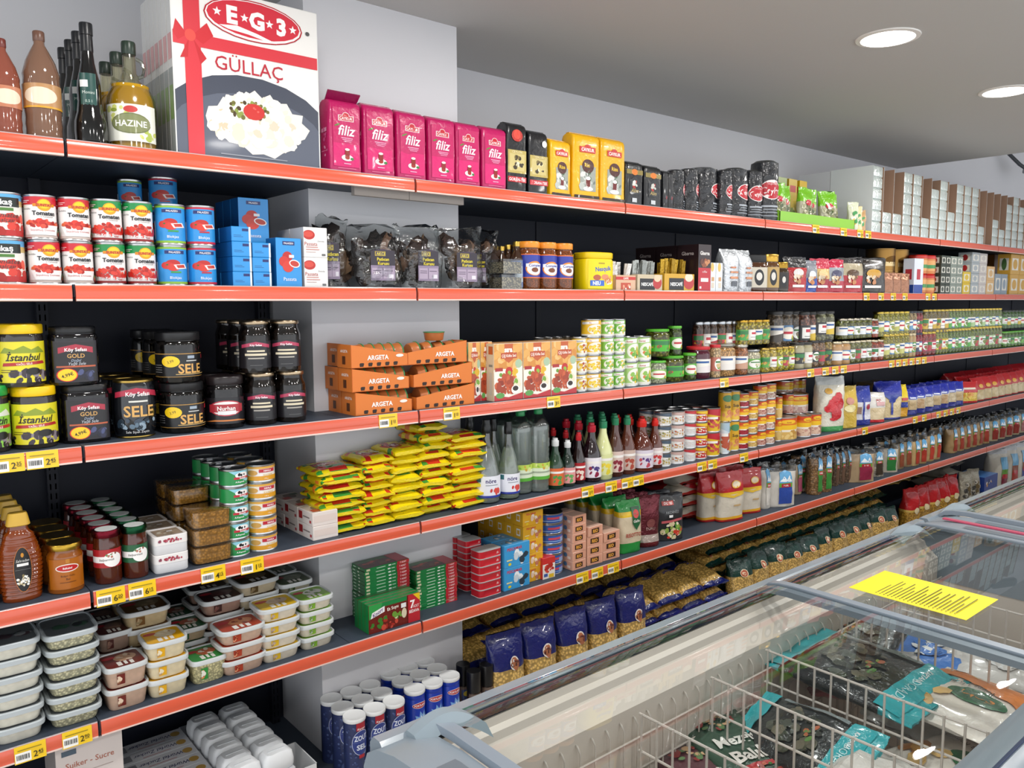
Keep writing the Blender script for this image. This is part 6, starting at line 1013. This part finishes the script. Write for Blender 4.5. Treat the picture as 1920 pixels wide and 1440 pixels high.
for j in range(3):
    for i in range(8 if j else 4):
        x = 1.43+.178*i+.02*j; 
        for k in range(3 if j else 2):
            put(lb_[(i+k) % 3], 'pasta_bag', f'pasta bag lying flat behind the blue tops, {ORD[i]} from left, {ORD[k]} up, {ORD[j]} row', 'bag', (x, .15+.1*j+.04, ZB+.045+.068*k+.02*j), 0, 'flat blue pasta bags', rot=(-math.pi/2+.12, 0, random.uniform(-.08,.08))) if j < 2 else None
for i in range(4):
    x = 2.22+.17*i
    for k in range(3): put(lb_[(i+k) % 3], 'pasta_bag', f'pasta bag with blue ends flat at the front, {ORD[i]} from left, {ORD[k]} up', 'bag', (x, .02, ZB+.045+.068*k), 0, 'flat front blue pasta bags', rot=(-math.pi/2+.1, 0, random.uniform(-.08,.08)))
for i in range(12):
    x = 2.98+.165*i
    if i < 11: put(kg[i % 3], 'pasta_bag', f'upright pasta bag with dark green top, {ORD[i]} from left', 'bag', (x, .06, ZB+.002), 0, 'upright green pasta bags', rot=(-.10, 0, random.uniform(-.35,.05)), scale=(1, 1, random.uniform(.74,.86)))
    for k in range(4): put(lg[(i+k) % 3], 'pasta_bag', f'pasta bag lying flat behind the green tops, {ORD[i]} from left, {ORD[k]} up', 'bag', (x, .20, ZB+.045+.068*k), 0, 'flat green pasta bags', rot=(-math.pi/2+.1, 0, random.uniform(-.1,.1)))
for i in range(5):
    x = 4.95+.16*i
    put(pouch(.15, .3, .1, [(.5,'d0a040'),(.55,'d8b860'),(1,'b81c24')], [('e',.5,.55,.2,.08,'e8d8b0')], m={'d0a040':'pasta','d8b860':'film','b81c24':'film'}, pm='film', seed=340+i, wr=.01), 'pasta_bag', f'pasta bag with bright red top, {ORD[i]} from left', 'bag', (x, .08, ZB+.002), -.2, 'red topped pasta bags')
    put(pouch(.1, .28, .05, [(.7,'d0a850'),(1,'b81c24')], m='film', style='pillow', seed=350+i), 'pasta_bag', f'spaghetti pack with red end lying down, {ORD[i]} from left', 'bag', (x, .15, ZB+.33), 0, 'spaghetti packs', rot=(-math.pi/2, 0, .3)) if i < 3 else None
for i in range(2): put(pouch(.13, .3, .08, [(1,'b8b4a4')], [('b',.5,.5,.4,.4,20,.06,['8a7a58','e0dcd0','5a5a58'])], m='foil', seed=360+i), 'snack_bag', f'silver patterned snack bag, {ORD[i]} from left', 'bag', (5.8+.15*i, .06, ZB), -.3, 'silver snack bags')
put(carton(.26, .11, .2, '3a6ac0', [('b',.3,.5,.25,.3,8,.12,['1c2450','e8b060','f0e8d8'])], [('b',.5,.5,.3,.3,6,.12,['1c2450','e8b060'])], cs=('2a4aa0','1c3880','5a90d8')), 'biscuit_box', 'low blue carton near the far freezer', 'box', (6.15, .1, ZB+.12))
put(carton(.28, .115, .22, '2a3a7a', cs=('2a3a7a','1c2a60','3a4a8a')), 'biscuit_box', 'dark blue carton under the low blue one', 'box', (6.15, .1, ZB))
for i in range(5):
    put(pouch(.2, .38, .11, [(.9,'ccc8bc'),(1,'c8ccd0')], [('r',.5,.02,.95,.45,['7a2038','a83828','2a3a8a','8a3038','a83828'][i]),('r',.5,.45,.95,.62,'68a038' if i == 0 else '8a4a30'),('r',.5,.62,.95,.9,'68a8d0'),('r',.55,.4,.9,.5,'b82838')], m='softfilm', seed=370+i, e=3, crimp=.02), 'rice_sack', f'large white rice sack on the deck, {ORD[i]} from left', 'bag', (6.5+.23*i, .09, ZB), -.4, 'large white rice sacks')
for i in range(4): put(pouch(.2, .36, .09, [(1,'c4beb0')], [('b',.5,.4,.2,.1,4,.1,['7a3030','3a2a28'])], m='softfilm', style='pillow', seed=380+i), 'rice_sack', f'white rice sack lying in a pile, {ORD[i]} from bottom', 'bag', (6.1, .2, ZB+.04+.085*i+.0), 0, 'rice sacks lying in a pile', rot=(-math.pi/2, 0, .1))
# sugar at the lower left
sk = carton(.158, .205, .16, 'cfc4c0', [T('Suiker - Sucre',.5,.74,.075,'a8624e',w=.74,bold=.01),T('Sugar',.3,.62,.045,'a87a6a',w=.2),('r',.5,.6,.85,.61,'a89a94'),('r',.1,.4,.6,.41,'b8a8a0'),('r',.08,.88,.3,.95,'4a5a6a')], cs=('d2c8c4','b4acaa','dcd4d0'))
for k in range(2): put(sk, 'sugar_box', 'pale pink sugar carton under the lowest price rail, '+('lower' if k == 0 else 'upper'), 'box', (-.02, .105, ZB+.2055*k), 0, 'pale pink sugar cartons')
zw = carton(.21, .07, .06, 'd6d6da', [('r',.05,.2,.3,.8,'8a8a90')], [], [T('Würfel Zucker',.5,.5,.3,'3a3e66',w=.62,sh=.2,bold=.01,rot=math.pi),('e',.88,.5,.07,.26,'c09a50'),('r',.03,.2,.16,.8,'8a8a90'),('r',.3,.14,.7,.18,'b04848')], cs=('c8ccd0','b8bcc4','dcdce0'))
for i in range(7):
    for k in range(2): put(zw, 'sugar_cube_box', f'long white sugar cube box, {ORD[i]} from front, '+('lower' if k == 0 else 'upper'), 'box', (.225, .04+.0615*i, ZB+.0705*k), 0, 'long sugar cube boxes')
so_ = Vector((2, 7, 1))
sg = MB(); loft(sg, [(.044,.026,0),(.049,.031,.006),(.050,.032,.028),(.046,.029,.049),(.036,.022,.058)], 'e2e5e8', 'paper', 18, 5, disp=lambda x, y, z: (x, y, z+noise.noise(Vector((x*60, y*60, z*40))+so_)*.003))
sf = MB(); box(sf, -.026, .026, -.003, .003, .057, .0595, 'd4d8dc', 'paper'); sg = [('paper_packet', sg.mesh('paper_packet')), ('paper_fold', sf.mesh('paper_fold', 0))]
for j in range(6):
    for i in range(2): put(sg, 'sugar_packet', f'white paper sugar packet, {ORD[i]} column from left, {ORD[j]} from front', 'packet', (.385+.103*i, .037+.068*j, ZB+.1255), random.uniform(-.08,.08), 'white sugar packets')
b = MB(); box(b, 0, .2, 0, .47, 0, .125, 'c9ccd0', 'paper'); o = obj('white_carton', b.mesh('white_carton', 0)); o.location = (.335, .002, ZB); o['label'] = 'low white carton carrying the paper sugar packets'; o['category'] = 'carton'
b = MB(); t_ = .003
for a_ in ((0, .07, 0, t_), (0, .07, .16-t_, .16), (0, t_, 0, .16), (.07-t_, .07, 0, .16)): box(b, *a_, 0, .11, 'd8dadc', 'paper')
box(b, 0, .07, 0, .16, 0, t_, 'd8dadc', 'paper'); paint(b, [('e',.5,.7,.14,.16,'3a3a40'),('e',.5,.7,.11,.12,'d8dadc'),T('M',.5,.7,.12,'3a3a40')], .07, .11, lambda x, z, o_: (x+.035, -o_, z)); 
o = obj('white_tray', b.mesh('white_tray', 0)); o.location = (.537, .0, ZB); o.rotation_euler = (0, 0, 0); o['label'] = 'open white cardboard tray beside the salt tins'; o['category'] = 'tray'
# ================================================================ FREEZER CONTENTS
def lay(kd, name, label, x, y, z, rz=0, tilt=0, roll=0): put(kd, name, label, 'frozen bag', (x, y, z), 0, 'frozen bags', rot=(-math.pi/2+tilt, roll, rz))
TEAL = '2fa8b0'
fish = lambda seed, w=.27, h=.44: pouch(w, h, .05, [(.16,TEAL),(.82,'22282a'),(1,TEAL)], [('r',0,.82,1,1,TEAL),('r',0,0,1,.14,TEAL),('b',.5,.5,.34,.24,34,.05,['4a5048','5a5a4c','2c322c','6a6656','384030']),('b',.5,.62,.12,.05,8,.03,['5a8a48','8a9a50','b86848']),('r',.03,.2,.09,.8,'7a8486'),T('KAPTANA',.3,.9,.035,'e8f0f0',w=.3,bold=.02),T('DORADE',.62,.9,.06,'bfe6e8',w=.5)], m='film', style='pillow', seed=seed, wr=.007, e=3, iw=.9)
lay(fish(401, .31, .41), 'frozen_fish_bag', 'teal and black frozen fish bag lying on top, right of the dividers', 1.535, -1.06, .745, 3.1, -.02, .05)
lay(fish(405, .3, .36), 'frozen_fish_bag', 'teal fish bag tucked behind, against the rear liner', 1.62, -1.12, .68, -1.4, .1)
lay(fish(403, .21, .33), 'frozen_fish_bag', 'teal frozen fish bag between two dividers, upper', 1.225, -1.12, .665, 3.1, .08, .35)
lay(fish(404, .21, .36), 'frozen_fish_bag', 'teal frozen fish bag between two dividers, lower', 1.225, -1.12, .59, 3.1, .02, .1)
eole = lambda seed: pouch(.26, .36, .07, [(1,'e6ddd2')], [('p',[(0,0),(1,0),(1,.3),(0,.5)],'e08030'),('b',.7,.16,.25,.08,12,.04,['c86820','f0b068','e8e0d0']),('e',.34,.62,.3,.13,'2a6a44'),('e',.34,.62,.26,.1,'1f5a3a'),T('éole',.34,.62,.1,'e89038',w=.4,bold=.03),T('Frites à la Romaine',.62,.46,.06,'5a5048',w=.7),('b',.75,.82,.2,.12,12,.06,['c89048','e0b878','a86a30'])], m='softfilm', style='pillow', seed=seed, wr=.005, e=2.8)
lay(eole(411), 'frozen_snack_bag', 'cream and orange frozen snack bag with green oval', 1.80, -1.50, .705, 1.5, .04)
lay(eole(412), 'frozen_snack_bag', 'cream and orange frozen snack bag by the front rail', 1.66, -1.62, .62, 1.2, .0)
wbag = lambda seed, c='d9d4cd': pouch(.3, .4, .1, [(1,c)], [('r',.4,.5,.46,.52,'3a2a24')], m='crumple', style='pillow', seed=seed, wr=.025, e=2.4)
lay(wbag(421), 'frozen_bag', 'crumpled plain white frozen bag below the dividers', 1.325, -1.52, .66, 1.45)
lay(wbag(422), 'frozen_bag', 'plain white frozen bag behind the snack bags', 1.9, -1.52, .60, 1.2)
lay(wbag(423,'c8c4c0'), 'frozen_bag', 'greyish white bag under the lid frame', 1.86, -1.30, .62, .3)
veg_ = lambda seed, c, tx: pouch(.2, .36, .05, [(1,c)], [T(tx,.5,.6,.1,'e8e4dc',w=.9,bold=.03),T('Balık',.5,.42,.12,'e8e0d8',w=.7,bold=.03),('r',0,.28,1,.32,'b82830'),('b',.5,.18,.4,.12,30,.03,['a83828','c85a38','4a7a38']),('b',.5,.84,.4,.1,24,.03,['8a2a28','c8a078','5a7a4a'])], m='softfilm', style='pillow', seed=seed, wr=.005, e=3)
lay(veg_(431,'2a4a38','Mezgit'), 'frozen_fish_bag', 'dark green frozen bag with white lettering', 1.06, -1.36, .62, -.3, .1)
lay(veg_(432,'5a3038','Levrek'), 'frozen_fish_bag', 'maroon frozen bag beside the dark green one', .93, -1.38, .60, -.35, .1)
lay(veg_(433,'6a5a40','Somon'), 'frozen_fish_bag', 'brown patterned frozen bag at the lower left', .76, -1.40, .585, -.4, .1)
b = MB(); box(b, -.1, .1, -.14, .14, 0, .04, 'd8ccc0', 'paper'); paint(b, [('r',.1,.3+.1*i,.9,.32+.1*i,'8a8078') for i in range(5)], .19, .27, lambda x, z, o_: (x, .135-z, .04+o_)); o = obj('frozen_box', b.mesh('frozen_box', 0)); o.location = (.66, -1.32, .54); o.rotation_euler = (0, 0, .4); o['label'] = 'flat beige frozen carton at the bottom edge of the freezer'; o['category'] = 'box'
for i, (x, y, c, l) in enumerate(((2.05, -1.40, '3a78c8', 'bright blue frozen bag under the yellow notice'), (2.2, -1.55, 'd8d4d0', 'pale frozen bag near the far front rail'), (1.95, -1.2, 'b85058', 'red frozen bag at the rear under the notice'), (2.3, -1.25, 'd0ccc8', 'clear white frozen bag toward the far end'))):
    lay(pouch(.26, .36, .09, [(1,c)], [('b',.5,.5,.3,.2,8,.1,['e8e8e8', c])], m='softfilm', style='pillow', seed=440+i, wr=.014), 'frozen_bag', l, x, y, .60, .5*i)
for i in range(5): lay(pouch(.26, .36, .09, [(1,['c8d8c0','d8d0c8','8ab868','d0d4d8','b8c8d8'][i])], m='softfilm', style='pillow', seed=450+i, wr=.014), 'frozen_bag', f'pale frozen bag in the second freezer, {ORD[i]} from left', 2.95+.32*i, -1.3-.08*(i % 2), .58, .4*i)
